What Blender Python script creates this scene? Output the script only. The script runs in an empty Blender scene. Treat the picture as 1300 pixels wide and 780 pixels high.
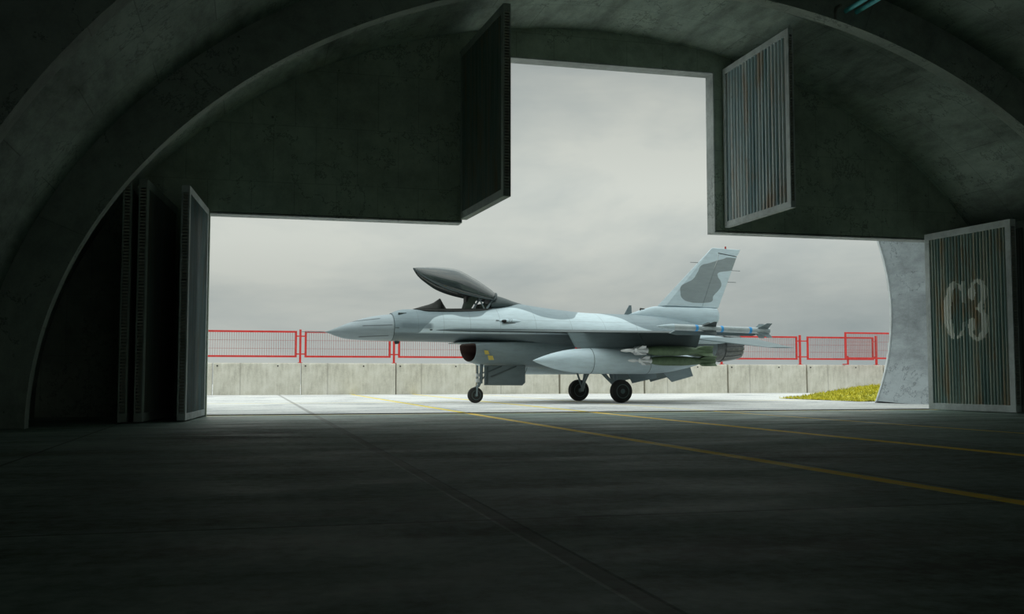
import bpy, bmesh, math, random
from mathutils import Vector, Matrix
random.seed(7)
PI = math.pi
S = bpy.context.scene
COL = S.collection

# ------------------------------------------------------------------ helpers
def link(o, parent=None):
    COL.objects.link(o)
    if parent is not None:
        o.parent = parent
    return o

def tag(o, label=None, cat=None, group=None, kind=None):
    if label: o['label'] = label
    if cat: o['category'] = cat
    if group: o['group'] = group
    if kind: o['kind'] = kind
    return o

def empty(name, loc=(0, 0, 0), rz=0.0):
    o = bpy.data.objects.new(name, None)
    o.empty_display_size = .3
    link(o)
    o.location = loc
    o.rotation_euler = (0, 0, rz)
    return o

def obj(name, bm, mat, parent=None, smooth=False, loc=None):
    bmesh.ops.recalc_face_normals(bm, faces=bm.faces)
    me = bpy.data.meshes.new(name)
    bm.to_mesh(me)
    bm.free()
    me.materials.append(mat)
    if smooth:
        for p in me.polygons: p.use_smooth = True
        try:
            me.set_sharp_from_angle(angle=math.radians(38))
        except Exception:
            pass
    o = bpy.data.objects.new(name, me)
    link(o, parent)
    if loc: o.location = loc
    return o

def newbm(): return bmesh.new()

def add_box(bm, x0, x1, y0, y1, z0, z1, bevel=0.0):
    vs = [bm.verts.new((x, y, z)) for z in (z0, z1) for (x, y) in ((x0, y0), (x1, y0), (x1, y1), (x0, y1))]
    f = [(0, 3, 2, 1), (4, 5, 6, 7), (0, 1, 5, 4), (1, 2, 6, 5), (2, 3, 7, 6), (3, 0, 4, 7)]
    fs = [bm.faces.new([vs[i] for i in q]) for q in f]
    if bevel > 0:
        es = list({e for q in fs for e in q.edges})
        bmesh.ops.bevel(bm, geom=es, offset=bevel, segments=2, affect='EDGES', profile=.6)
    return vs

def add_prism(bm, poly, ax, a0, a1):
    """extrude a 2D polygon; ax='x': poly (y,z), ax='y': poly (x,z), ax='z': poly (x,y)"""
    def P(p, a):
        if ax == 'x': return (a, p[0], p[1])
        if ax == 'y': return (p[0], a, p[1])
        return (p[0], p[1], a)
    A = [bm.verts.new(P(p, a0)) for p in poly]
    B = [bm.verts.new(P(p, a1)) for p in poly]
    bm.faces.new(A[::-1]); bm.faces.new(B)
    n = len(poly)
    for i in range(n):
        j = (i + 1) % n
        bm.faces.new((A[i], A[j], B[j], B[i]))

def add_tube(bm, pts, r, n=10, caps=True):
    pts = [Vector(p) for p in pts]
    rs = r if isinstance(r, (list, tuple)) else [r] * len(pts)
    rings = []
    up = None
    for i, p in enumerate(pts):
        if i == 0: d = pts[1] - pts[0]
        elif i == len(pts) - 1: d = pts[-1] - pts[-2]
        else: d = (pts[i + 1] - pts[i]).normalized() + (pts[i] - pts[i - 1]).normalized()
        d.normalize()
        ref = Vector((0, 0, 1)) if abs(d.z) < .95 else Vector((1, 0, 0))
        if up is None: up = ref
        a = d.cross(up)
        if a.length < 1e-4: a = d.cross(Vector((0, 1, 0)))
        a.normalize(); b = a.cross(d).normalized(); up = b
        rings.append([bm.verts.new(p + (a * math.cos(2 * PI * k / n) + b * math.sin(2 * PI * k / n)) * rs[i]) for k in range(n)])
    for A, B in zip(rings, rings[1:]):
        for k in range(n):
            j = (k + 1) % n
            bm.faces.new((A[k], A[j], B[j], B[k]))
    if caps:
        bm.faces.new(rings[0][::-1]); bm.faces.new(rings[-1])

def bridge(bm, rings, close=True, cap0=True, cap1=True):
    n = len(rings[0])
    for A, B in zip(rings, rings[1:]):
        for k in range(n if close else n - 1):
            j = (k + 1) % n
            try: bm.faces.new((A[k], A[j], B[j], B[k]))
            except ValueError: pass
    if cap0: bm.faces.new(rings[0][::-1])
    if cap1: bm.faces.new(rings[-1])

def hermite(xs, ys, x):
    """monotone cubic interpolation"""
    n = len(xs)
    if x <= xs[0]: return ys[0]
    if x >= xs[-1]: return ys[-1]
    for i in range(n - 1):
        if xs[i] <= x <= xs[i + 1]: break
    def sl(k): return (ys[k + 1] - ys[k]) / (xs[k + 1] - xs[k])
    def m(k):
        if k == 0: return sl(0)
        if k == n - 1: return sl(n - 2)
        a, b = sl(k - 1), sl(k)
        if a * b <= 0: return 0.0
        return 2 * a * b / (a + b)
    h = xs[i + 1] - xs[i]; t = (x - xs[i]) / h
    m0, m1 = m(i), m(i + 1)
    return ((2*t**3 - 3*t*t + 1) * ys[i] + (t**3 - 2*t*t + t) * h * m0 + (-2*t**3 + 3*t*t) * ys[i+1] + (t**3 - t*t) * h * m1)

# ------------------------------------------------------------------ node helper
class NT:
    def __init__(s, name, world=False):
        if world:
            s.m = bpy.data.worlds.new(name); s.m.use_nodes = True
        else:
            s.m = bpy.data.materials.new(name); s.m.use_nodes = True
        s.t = s.m.node_tree
        s.t.nodes.clear()
    def n(s, typ, **kw):
        nd = s.t.nodes.new(typ)
        for k, v in kw.items():
            if k.startswith('i_'):
                key = k[2:]
                key = int(key) if key.isdigit() else key.replace('_', ' ')
                s.put(nd.inputs[key], v)
            else: setattr(nd, k, v)
        return nd
    def put(s, sock, v):
        if isinstance(v, bpy.types.NodeSocket): s.t.links.new(v, sock)
        else: sock.default_value = v
    def math(s, op, a, b=None, c=None, clamp=False):
        nd = s.t.nodes.new('ShaderNodeMath'); nd.operation = op; nd.use_clamp = clamp
        s.put(nd.inputs[0], a)
        if b is not None: s.put(nd.inputs[1], b)
        if c is not None: s.put(nd.inputs[2], c)
        return nd.outputs[0]
    def obj(s): return s.n('ShaderNodeTexCoord').outputs['Object']
    def uv(s): return s.n('ShaderNodeTexCoord').outputs['UV']
    def sep(s, v):
        nd = s.n('ShaderNodeSeparateXYZ'); s.put(nd.inputs[0], v); return nd.outputs
    def comb(s, x, y, z):
        nd = s.n('ShaderNodeCombineXYZ')
        s.put(nd.inputs[0], x); s.put(nd.inputs[1], y); s.put(nd.inputs[2], z); return nd.outputs[0]
    def scl(s, v, sc):
        nd = s.n('ShaderNodeMapping'); s.put(nd.inputs['Vector'], v); nd.inputs['Scale'].default_value = sc; return nd.outputs[0]
    def noise(s, v, scale, detail=5, rough=.6, dist=0.0):
        nd = s.n('ShaderNodeTexNoise'); s.put(nd.inputs['Vector'], v)
        nd.inputs['Scale'].default_value = scale; nd.inputs['Detail'].default_value = detail
        nd.inputs['Roughness'].default_value = rough; nd.inputs['Distortion'].default_value = dist
        return nd.outputs['Fac']
    def ramp(s, f, stops, interp='LINEAR'):
        nd = s.n('ShaderNodeValToRGB'); s.put(nd.inputs[0], f); cr = nd.color_ramp; cr.interpolation = interp
        while len(cr.elements) < len(stops): cr.elements.new(.5)
        for e, (p, c) in zip(cr.elements, stops):
            e.position = p
            if not isinstance(c, (tuple, list)): c = (c, c, c)
            e.color = (c[0], c[1], c[2], 1)
        return nd.outputs[0]
    def mix(s, f, a, b, typ='MIX'):
        nd = s.n('ShaderNodeMix', data_type='RGBA', blend_type=typ)
        def C(v): return (v[0], v[1], v[2], 1) if isinstance(v, tuple) and len(v) == 3 else v
        s.put(nd.inputs[0], f); s.put(nd.inputs[6], C(a)); s.put(nd.inputs[7], C(b)); return nd.outputs[2]
    def line(s, x, c, hw, soft=.004):
        """1 inside |x-c|<hw"""
        d = s.math('ABSOLUTE', s.math('SUBTRACT', x, c))
        return s.math('SUBTRACT', 1.0, s.math('DIVIDE', s.math('SUBTRACT', d, hw), soft, clamp=True), clamp=True)
    def vmax(s, *a):
        r = a[0]
        for b in a[1:]: r = s.math('MAXIMUM', r, b)
        return r
    def bump(s, h, strength=.3, dist=.02):
        nd = s.n('ShaderNodeBump'); s.put(nd.inputs['Height'], h)
        nd.inputs['Strength'].default_value = strength; nd.inputs['Distance'].default_value = dist
        return nd.outputs[0]
    def out(s, col, rough=.7, metal=0.0, nrm=None, spec=.5, alpha=None, trans=None):
        b = s.n('ShaderNodeBsdfPrincipled')
        s.put(b.inputs['Base Color'], (col[0], col[1], col[2], 1) if isinstance(col, tuple) else col)
        s.put(b.inputs['Roughness'], rough); s.put(b.inputs['Metallic'], metal)
        s.put(b.inputs['Specular IOR Level'], spec)
        if nrm is not None: s.put(b.inputs['Normal'], nrm)
        if alpha is not None: s.put(b.inputs['Alpha'], alpha)
        if trans is not None: s.put(b.inputs['Transmission Weight'], trans)
        o = s.n('ShaderNodeOutputMaterial'); s.t.links.new(b.outputs[0], o.inputs[0])
        return s.m

def plain(name, col, rough=.5, metal=0.0, var=.12, sc=6.0, spec=.5):
    t = NT(name)
    f = t.noise(t.obj(), sc, 4)
    a = tuple(c * (1 - var) for c in col); b = tuple(min(1, c * (1 + var)) for c in col)
    return t.out(t.ramp(f, [(.3, a), (.7, b)]), rough, metal, spec=spec)

def concrete(name, base, uv=False, bx=1.2, bz=.6, line=.35, contrast=.45, bump=.35, spots=True, rough=.85, streak=(1, 1, 1), axes='xz'):
    t = NT(name)
    o = t.uv() if uv else t.obj()
    c3 = t.obj()
    if uv: v2 = o
    else:
        s = t.sep(o)
        v2 = t.comb(s[0] if axes[0] == 'x' else s[1], s[2] if axes[1] == 'z' else s[1], 0.0)
    big = t.noise(t.scl(o, streak), .55, 6, .62, .4)
    mid = t.noise(t.scl(o, streak), 3.2, 6, .65)
    fine = t.noise(c3, 26, 4, .7)
    br = t.n('ShaderNodeTexBrick', offset=.5, squash=1.0)
    t.put(br.inputs['Vector'], v2)
    br.inputs['Color1'].default_value = (1, 1, 1, 1); br.inputs['Color2'].default_value = (.80, .80, .80, 1)
    br.inputs['Mortar'].default_value = (0, 0, 0, 1)
    br.inputs['Scale'].default_value = 1.0; br.inputs['Mortar Size'].default_value = .012
    br.inputs['Mortar Smooth'].default_value = .6
    br.inputs['Brick Width'].default_value = bx; br.inputs['Row Height'].default_value = bz
    tone = t.math('ADD', t.math('MULTIPLY', big, .9), t.math('MULTIPLY', mid, .6))
    tone = t.math('ADD', tone, t.math('MULTIPLY', fine, .25))
    r = t.ramp(tone, [(.55, 1 - contrast), (.85, 1.0), (1.15 if False else 1.0, 1 + contrast * .5)])
    col = t.mix(1.0, (base[0], base[1], base[2]), r, 'MULTIPLY')
    col = t.mix(line, col, br.outputs['Color'], 'MULTIPLY')
    h = t.math('ADD', t.math('MULTIPLY', mid, .5), t.math('MULTIPLY', fine, .25))
    h = t.math('SUBTRACT', h, t.math('MULTIPLY', br.outputs['Fac'], .35))
    if spots:
        vo = t.n('ShaderNodeTexVoronoi', feature='F1'); t.put(vo.inputs['Vector'], t.scl(o, (1, 1, 1))); vo.inputs['Scale'].default_value = 2.3
        vo.inputs['Randomness'].default_value = 1.0
        sp = t.math('LESS_THAN', t.math('ADD', vo.outputs['Distance'], t.math('MULTIPLY', mid, .18)), .13)
        col = t.mix(t.math('MULTIPLY', sp, .7), col, (base[0]*.25, base[1]*.25, base[2]*.25))
        # cracks
        cr = t.math('ABSOLUTE', t.math('SUBTRACT', t.noise(t.scl(o, (1, 1, 1)), .7, 8, .7, .2), .5))
        crk = t.math('MULTIPLY', t.math('LESS_THAN', cr, .007), t.math('GREATER_THAN', big, .52))
        col = t.mix(t.math('MULTIPLY', crk, .6), col, (base[0]*.3, base[1]*.3, base[2]*.3))
        h = t.math('SUBTRACT', h, t.math('MULTIPLY', sp, .5))
    return t.out(col, rough, 0, t.bump(h, bump, .03), spec=.3)

# ------------------------------------------------------------------ camera
f_px, psi, th = 1314.0, math.radians(14.27062), math.radians(3.91825)
cam = bpy.data.cameras.new('camera'); cam.sensor_fit = 'HORIZONTAL'; cam.sensor_width = 36
cam.lens = f_px * 36 / 1300; cam.clip_end = 2000
co = bpy.data.objects.new('camera', cam); link(co)
F = Vector((math.sin(psi)*math.cos(th), math.cos(psi)*math.cos(th), math.sin(th)))
R = Vector((math.cos(psi), -math.sin(psi), 0)); U = R.cross(F)
m3 = Matrix((R, U, -F)).transposed()
co.matrix_world = Matrix.Translation((0, 0, .8)) @ m3.to_4x4()
S.camera = co

# ------------------------------------------------------------------ render look
S.view_settings.view_transform = 'Standard'; S.view_settings.look = 'None'
S.view_settings.gamma = 1; S.view_settings.use_curve_mapping = False
S.view_settings.exposure = 0.0
S.cycles.max_bounces = 10; S.cycles.diffuse_bounces = 6

# ------------------------------------------------------------------ sky
w = NT('overcast_sky', True); S.world = w.m
tc = w.n('ShaderNodeTexCoord').outputs['Generated']
sx = w.sep(tc)
el = sx[2]
warp = w.comb(sx[0], sx[1], w.math('MULTIPLY', el, 3.2))
n1 = w.noise(warp, 1.6, 6, .55, .5)
n2 = w.noise(warp, 5.0, 6, .6, .3)
cl = w.math('ADD', w.math('MULTIPLY', n1, .75), w.math('MULTIPLY', n2, .25))
cc = w.ramp(cl, [(.36, (.33, .385, .385)), (.50, (.47, .515, .495)), (.62, (.60, .63, .58))])
gl = w.ramp(el, [(0.0, .98), (.04, .87), (.08, .86), (.13, 1.02), (.18, 1.06), (.30, .80), (.42, 1.2), (.6, 2.4), (.8, 3.6), (1.0, 4.0)])
col = w.mix(1.0, cc, gl, 'MULTIPLY')
bg = w.n('ShaderNodeBackground'); w.put(bg.inputs[0], col); bg.inputs[1].default_value = 1.0
wo = w.n('ShaderNodeOutputWorld'); w.t.links.new(bg.outputs[0], wo.inputs[0])
w.m.cycles.sampling_method = 'MANUAL'; w.m.cycles.sample_map_resolution = 512

# ------------------------------------------------------------------ hangar numbers
XC = 7.7
A_R, B_R = 11.08, 8.17      # rib
A_V, B_V = 11.85, 8.93      # vault
YW, TW = 22.6, .40          # end wall inner face, thickness
YB = -9.0
JL, JR, HZ = -.84, 16.95, 4.32
NL, NR, NZ = 4.56, 10.78, 8.17
def ell(a, b, th_): return (XC + a * math.cos(th_), b * math.sin(th_))

M_vault = concrete('vault_concrete', (.29, .355, .31), uv=True, bx=2.4, bz=1.5, line=.35, contrast=.75, streak=(1, .35, 1))
M_rib = concrete('rib_concrete', (.31, .36, .315), uv=True, bx=3.2, bz=9, line=.2, contrast=.45)
M_end = concrete('end_wall_concrete', (.38, .45, .37), bx=.9, bz=1.25, line=.22, contrast=.45)
M_out = concrete('portal_concrete', (.30, .335, .355), uv=True, bx=2.5, bz=2.2, line=.12, contrast=.55, streak=(1, .5, 1))

def uv_arc(me, prof_len, ys):
    pass

def vault_shell(name, a, b, y0, y1, thick, mat, ny=2, th0=0.0, th1=PI, n=96, cz=0.0):
    """arch shell between ellipse (a,b) and (a+thick,b+thick), from y0 to y1"""
    bm = newbm(); uvl = bm.loops.layers.uv.new('UVMap')
    ths = [th0 + (th1 - th0) * i / n for i in range(n + 1)]
    inn = [(XC + a * math.cos(t_), cz + b * math.sin(t_)) for t_ in ths]
    out = [(XC + (a + thick) * math.cos(t_), cz + (b + thick) * math.sin(t_)) for t_ in ths]
    L = [0.0]
    for p, q in zip(inn, inn[1:]): L.append(L[-1] + math.dist(p, q))
    ysl = [y0 + (y1 - y0) * i / ny for i in range(ny + 1)]
    VI = [[bm.verts.new((p[0], y, p[1])) for p in inn] for y in ysl]
    VO = [[bm.verts.new((p[0], y, p[1])) for p in out] for y in ysl]
    def q(a_, b_, c_, d_, uvs):
        f_ = bm.faces.new((a_, b_, c_, d_))
        for lp, u in zip(f_.loops, uvs): lp[uvl].uv = u
    for j in range(ny):
        for i in range(n):
            us = [(L[i], ysl[j]), (L[i+1], ysl[j]), (L[i+1], ysl[j+1]), (L[i], ysl[j+1])]
            q(VI[j][i], VI[j][i+1], VI[j+1][i+1], VI[j+1][i], us)
            q(VO[j+1][i], VO[j+1][i+1], VO[j][i+1], VO[j][i], [(us[3][0], us[3][1]+40), (us[2][0], us[2][1]+40), (us[1][0], us[1][1]+40), (us[0][0], us[0][1]+40)])
    for i in range(n):
        for j, sgn in ((0, 1), (ny, -1)):
            vs = (VI[j][i+1], VI[j][i], VO[j][i], VO[j][i+1])
            us = [(L[i+1], 60), (L[i], 60), (L[i], 60 + thick), (L[i+1], 60 + thick)]
            q(*vs, us)
    for i in (0, n):
        for j in range(ny):
            q(VI[j][i], VI[j+1][i], VO[j+1][i], VO[j][i], [(0, ysl[j]), (0, ysl[j+1]), (thick, ysl[j+1]), (thick, ysl[j])])
    o = obj(name, bm, mat, smooth=True)
    return o

v = vault_shell('ceiling', A_V, B_V, YB, YW + TW, .45, M_vault, ny=6)
tag(v, 'curved grey-green concrete vault of the hangar', 'vault', kind='structure')
ribs_y = [17.65, 11.1, 4.6, -1.9]
rib_labels = ['thin concrete arch rib nearest the doorway wall, lit along its lower edge', 'dark concrete arch rib filling the upper left corner of the view',
              'concrete arch rib just in front of the camera position', 'concrete arch rib behind the camera position']
for i, y in enumerate(ribs_y):
    o = vault_shell('trim_%d' % (i + 1), A_R, B_R, y, y + .32, .80, M_rib, ny=1)
    tag(o, rib_labels[i], 'arch rib', kind='structure')

# end wall with stepped opening (columns of quads, front/back/edges)
def end_wall():
    bm = newbm()
    x0, x1 = XC - A_V - .2, XC + A_V + .2
    def top(x):
        d = min(1.0, abs(x - XC) / (A_V + .3))
        return (B_V + .3) * math.sqrt(max(0, 1 - d * d))
    xs = sorted(set([x0 + (x1 - x0) * i / 90 for i in range(91)] + [JL, JR, NL, NR]))
    xs = [x for i, x in enumerate(xs)]
    def bot(xm):
        if NL < xm < NR: return NZ
        if JL < xm < JR: return HZ
        return 0.0
    rows = []
    cache = {}
    def V(x, y, z):
        k = (round(x, 5), round(y, 5), round(z, 5))
        if k not in cache: cache[k] = bm.verts.new(k)
        return cache[k]
    ya, yb = YW, YW + TW
    levels = [0.0, HZ, NZ]
    for a_, b_ in zip(xs, xs[1:]):
        zb = bot((a_ + b_) / 2)
        ta, tb = max(top(a_), zb + .02), max(top(b_), zb + .02)
        lv = [z for z in levels if z >= zb and z < min(ta, tb) - .01] or [zb]
        for k, z in enumerate(lv):
            if k + 1 < len(lv): q = [(a_, z), (b_, z), (b_, lv[k+1]), (a_, lv[k+1])]
            else: q = [(a_, z), (b_, z), (b_, tb), (a_, ta)]
            bm.faces.new([V(p[0], ya, p[1]) for p in q])
            bm.faces.new([V(p[0], yb, p[1]) for p in q][::-1])
        bm.faces.new([V(a_, ya, zb), V(a_, yb, zb), V(b_, yb, zb), V(b_, ya, zb)])
        bm.faces.new([V(a_, ya, ta), V(b_, ya, tb), V(b_, yb, tb), V(a_, yb, ta)])
    for x, za, zb in ((JL, 0, HZ), (JR, 0, HZ), (NL, HZ, NZ), (NR, HZ, NZ)):
        bm.faces.new([V(x, ya, za), V(x, yb, za), V(x, yb, zb), V(x, ya, zb)])
    o = obj('wall_front', bm, M_end)
    return tag(o, 'dark concrete end wall with wide doorway and raised tail opening', 'wall', kind='structure')
end_wall()

# pale steel-lined reveal around the opening
M_reveal = concrete('reveal_concrete', (.42, .45, .44), bx=3, bz=3, line=.1, contrast=.5)
bm = newbm()
e = .012; y0, y1 = YW - .004, YW + TW + .01
add_box(bm, NR - .03, NR + .004 - .004, y0, y1, HZ - .02, NZ)
add_box(bm, NL, NL + .03, y0, y1, HZ - .02, NZ)
add_box(bm, NL + .03, NR - .03, y0, y1, NZ - .03, NZ)
add_box(bm, JL, NL + .03, y0, y1, HZ - .05, HZ - .02)
add_box(bm, NR - .03, JR, y0, y1, HZ - .05, HZ - .02)
tag(obj('trim_5', bm, M_reveal), 'pale worn lining of the stepped doorway opening', 'door lining', kind='structure')

# back wall and side closures behind camera
bm = newbm()
n = 48
poly = [(XC + (A_V + .2) * math.cos(PI * i / n), (B_V + .2) * math.sin(PI * i / n)) for i in range(n + 1)]
hx0, hx1, hz0, hz1 = XC - 6.0, XC + 6.0, 1.8, 5.4  # opening added in the unseen rear wall to let in fill daylight
for i in range(n):
    (xa, za), (xb, zb_) = poly[i], poly[i + 1]
def seg(xa, xb, f0, f1):
    add_prism(bm, [(xa, f0(xa)), (xb, f0(xb)), (xb, f1(xb)), (xa, f1(xa))], 'y', YB - .4, YB)
def arch(x): return max(.02, (B_V + .2) * math.sqrt(max(0, 1 - ((x - XC) / (A_V + .2)) ** 2)))
xs_ = sorted([XC + (A_V + .2) * math.cos(PI * i / n) for i in range(n + 1)] + [hx0, hx1])
for xa, xb in zip(xs_, xs_[1:]):
    if xb - xa < 1e-4: continue
    if hx0 - 1e-6 <= xa and xb <= hx1 + 1e-6:
        seg(xa, xb, lambda x: 0.0, lambda x: hz0); seg(xa, xb, lambda x: hz1, arch)
    else: seg(xa, xb, lambda x: 0.0, arch)
tag(obj('wall_back', bm, M_end), 'unseen rear concrete wall of the hangar, opening added for fill light', 'wall', kind='structure')

# outer portal: curved wing walls beyond the doorway, following a wider ellipse
def portal(name, th0, th1, label, y0, y1):
    a, b, cz, tk = 12.62, 9.3, 2.9, .55
    n = 60
    bm = newbm(); uvl = bm.loops.layers.uv.new('UVMap')
    ths = [th0 + (th1 - th0) * i / n for i in range(n + 1)]
    def prof(t_, k):  # k=0 inner, 1 outer
        return (XC + (a + k * tk) * math.cos(t_), cz + (b + k * tk) * math.sin(t_))
    rim = .16
    ys = [y0, (y0 + y1) / 2 - .3, y1 - 3.0, y1 - 2.2, y1 - 1.4, y1 - .5, y1 - .1, y1]
    ins = [.42, .42, .36, .20, .02, -.12, -.16, -.16]
    rings = []
    for y, d in zip(ys, ins):
        rings.append([bm.verts.new((XC + (a + d) * math.cos(t_), y, max(0.0, cz + (b + d) * math.sin(t_)))) for t_ in ths])
    for y in (y1, y0):
        rings.append([bm.verts.new((XC + (a + tk) * math.cos(t_), y, max(0.0, cz + (b + tk) * math.sin(t_)))) for t_ in ths])
    m = len(rings)
    L = [i * .16 for i in range(n + 1)]
    Y = ys + [y1 + .5, y1 + 8]
    for j in range(m):
        A, B = rings[j], rings[(j + 1) % m]
        Yb = Y[j + 1] if j + 1 < m else Y[j] + .5
        for i in range(n):
            f_ = bm.faces.new((A[i], A[i+1], B[i+1], B[i]))
            for lp, u in zip(f_.loops, ((L[i], Y[j]), (L[i+1], Y[j]), (L[i+1], Yb), (L[i], Yb))): lp[uvl].uv = u
    bm.faces.new([r_[0] for r_ in rings]); bm.faces.new([r_[-1] for r_ in rings][::-1])
    return tag(obj(name, bm, M_out, smooth=True), label, 'wall', kind='structure')
M_lit_rim = concrete('sky_lit_rim_concrete', (.56, .60, .62), bx=5, bz=5, line=0, contrast=.4, spots=False)
def lit_rim_strip(name, th0, th1, label, y0, y1):  # added pale strip: the sky-lit rim is put into its colour
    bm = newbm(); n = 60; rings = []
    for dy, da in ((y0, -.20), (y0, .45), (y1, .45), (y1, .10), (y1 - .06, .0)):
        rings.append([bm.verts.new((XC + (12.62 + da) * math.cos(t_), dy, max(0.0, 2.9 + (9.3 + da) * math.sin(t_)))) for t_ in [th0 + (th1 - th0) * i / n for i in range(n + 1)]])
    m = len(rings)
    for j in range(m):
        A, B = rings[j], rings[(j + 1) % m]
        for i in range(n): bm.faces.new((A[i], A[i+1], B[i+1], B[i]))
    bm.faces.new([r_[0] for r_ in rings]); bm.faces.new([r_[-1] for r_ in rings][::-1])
    return tag(obj(name, bm, M_lit_rim, smooth=True), label, 'edge beam', kind='structure')
tb = math.asin(2.9 / 9.3)
PY1 = 29.35
lit_rim_strip('trim_7', -tb, .62, 'added pale strip with sky light painted in, along the outer end of the right wing wall', PY1 + .002, PY1 + .45)
lit_rim_strip('trim_8', PI - .62, PI + tb, 'added pale strip with sky light painted in, along the outer end of the left wing wall', PY1 + .002, PY1 + .45)
portal('wall_right', -tb, .62, 'pale curved concrete wing wall outside the doorway on the right', YW + TW, PY1)
portal('wall_left', PI - .62, PI + tb, 'curved concrete wing wall outside the doorway on the left', YW + TW, PY1)

# ------------------------------------------------------------------ ground
def ground_mat(name, base, dark, wear, interior):
    t = NT(name)
    o = t.obj(); s = t.sep(o); x, y = s[0], s[1]
    big = t.noise(o, .38, 7, .65, .5)
    st = t.noise(t.scl(o, (.35, 1.5, 1)), 1.1, 7, .65, .2)
    fine = t.noise(o, 9, 6, .72)
    tone = t.math('ADD', t.math('MULTIPLY', big, .55), t.math('MULTIPLY', st, .45))
    tone = t.math('ADD', tone, t.math('MULTIPLY', t.math('SUBTRACT', fine, .5), .50))
    col = t.ramp(tone, [(.38, dark), (.50, base), (.66, wear)])
    # slab joints
    js = [t.line(t.math('ADD', x, t.math('MULTIPLY', t.math('SUBTRACT', big, .5), .04)), c, .012, .012) for c in (-5.75, -2.17, 5.01, 8.6, 12.2, 15.8, 19.4)]
    js += [t.line(y, c, .010, .012) for c in ((1.2, 5.75, 10.25, 14.8, 19.3) if interior else (27.8, 32.4, 37, 41.6, 46.2))]
    wide = t.line(x, 1.40, .045, .02)
    j = t.vmax(*js)
    col = t.mix(t.math('MULTIPLY', j, .75), col, (.012, .011, .010))
    col = t.mix(t.math('MULTIPLY', wide, .55), col, (dark[0]*.55, dark[1]*.5, dark[2]*.45))
    # yellow guide lines along the hangar, plus the cross line by the door track
    ys = [t.line(x, 4.83, .085, .01), t.line(x, 7.80, .095, .01), t.line(x, 10.87, .04, .01)]
    if interior: ys.append(t.line(y, 22.78, .04, .01))
    else: ys.append(t.line(y, 33.6, .07, .02))
    yl = t.vmax(*ys)
    wr = t.ramp(t.noise(o, 5, 6, .75), [(.30, .45), (.48, 1.0)])
    col = t.mix(t.math('MULTIPLY', yl, wr), col, (.80, .62, .06) if not interior else (.95, .62, .03))
    rough = t.ramp(t.noise(t.scl(o, (.5, 1.2, 1)), .9, 5, .6), [(.35, .62 if interior else .7), (.65, .85)])
    if interior:   # rain-dampened, smoother strip inside the doorway; sky sheen also painted into its colour
        damp_sheen = t.math('DIVIDE', t.math('SUBTRACT', t.math('ADD', y, t.math('MULTIPLY', t.math('SUBTRACT', st, .5), 14)), 15.5), 7.0, clamp=True)
        rough = t.math('SUBTRACT', rough, t.math('MULTIPLY', damp_sheen, .36))
        col = t.mix(t.math('MULTIPLY', damp_sheen, .45), col, t.mix(1.0, col, (1.7, 1.7, 1.75), 'MULTIPLY'))
    h = t.math('SUBTRACT', t.math('MULTIPLY', fine, .4), t.math('MULTIPLY', t.vmax(j, wide), .8))
    h = t.math('ADD', h, t.math('MULTIPLY', st, .4))
    return t.out(col, rough, 0, t.bump(h, .3, .02), spec=.28 if interior else .3)
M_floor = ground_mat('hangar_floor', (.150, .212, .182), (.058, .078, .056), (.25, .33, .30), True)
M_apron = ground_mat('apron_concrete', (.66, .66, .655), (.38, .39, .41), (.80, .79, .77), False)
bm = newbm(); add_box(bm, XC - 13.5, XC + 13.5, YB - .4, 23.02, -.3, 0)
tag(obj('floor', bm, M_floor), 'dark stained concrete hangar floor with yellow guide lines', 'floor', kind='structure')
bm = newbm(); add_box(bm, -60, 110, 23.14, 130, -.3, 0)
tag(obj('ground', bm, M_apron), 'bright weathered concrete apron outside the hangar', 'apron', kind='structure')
bm = newbm(); add_box(bm, -60, XC - 13.5, YB - .4, 23.14, -.3, -.001); add_box(bm, XC + 13.5, 110, YB - .4, 23.14, -.3, -.001)
add_box(bm, XC - 13.5, XC + 13.5, 23.02, 23.14, -.3, -.06)
tag(obj('ground', bm, M_apron), 'concrete ground to the sides of the hangar', 'ground', kind='structure')
M_rail = plain('rusty_rail', (.05, .045, .04), .6, .6)
bm = newbm()
add_box(bm, XC - 12, XC + 12, 23.02, 23.05, -.06, .015); add_box(bm, XC - 12, XC + 12, 23.11, 23.14, -.06, .015)
tag(obj('trim_6', bm, M_rail), 'dark steel door track set across the threshold', 'door track', kind='structure')

# ------------------------------------------------------------------ door leaves
def sheet_mat(name, cols, rust, seed, amt=.5, per=.1, fw=.16):
    t = NT(name)
    o = t.obj(); s = t.sep(o)
    off = t.n('ShaderNodeVectorMath', operation='ADD'); t.put(off.inputs[0], o); off.inputs[1].default_value = (seed, seed*.7, seed*.3)
    o2 = off.outputs[0]
    stripes = t.noise(t.scl(o2, (9, 9, .25)), 1.0, 4, .6)
    big = t.noise(t.scl(o2, (1, 1, .55)), 1.3, 5, .6, .4)
    spk = t.noise(o2, 9, 6, .75)
    col = t.ramp(stripes, [(.30, cols[0]), (.45, cols[1]), (.56, cols[2]), (.70, cols[3])])
    rm = t.math('ADD', t.math('MULTIPLY', big, .6), t.math('MULTIPLY', stripes, .4))
    rmask = t.ramp(rm, [(.50, 0.0), (.62, 1.0)])
    col = t.mix(t.math('MULTIPLY', rmask, amt), col, rust)
    col = t.mix(t.ramp(spk, [(.60, 0.0), (.72, .5)]), col, (.035, .03, .025))
    ph = t.math('SINE', t.math('MULTIPLY', t.math('SUBTRACT', s[0], fw), 2 * PI / per))
    flute_shade = t.math('MULTIPLY', ph, 1.6, clamp=True)      # corrugation shading painted into the colour as dark stripes
    col = t.mix(t.math('MULTIPLY', flute_shade, t.math('MULTIPLY', stripes, 1.15)), col, (.03, .035, .032))
    return t.out(col, .5, 0.0, t.bump(spk, .2, .005), spec=.5)
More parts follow.
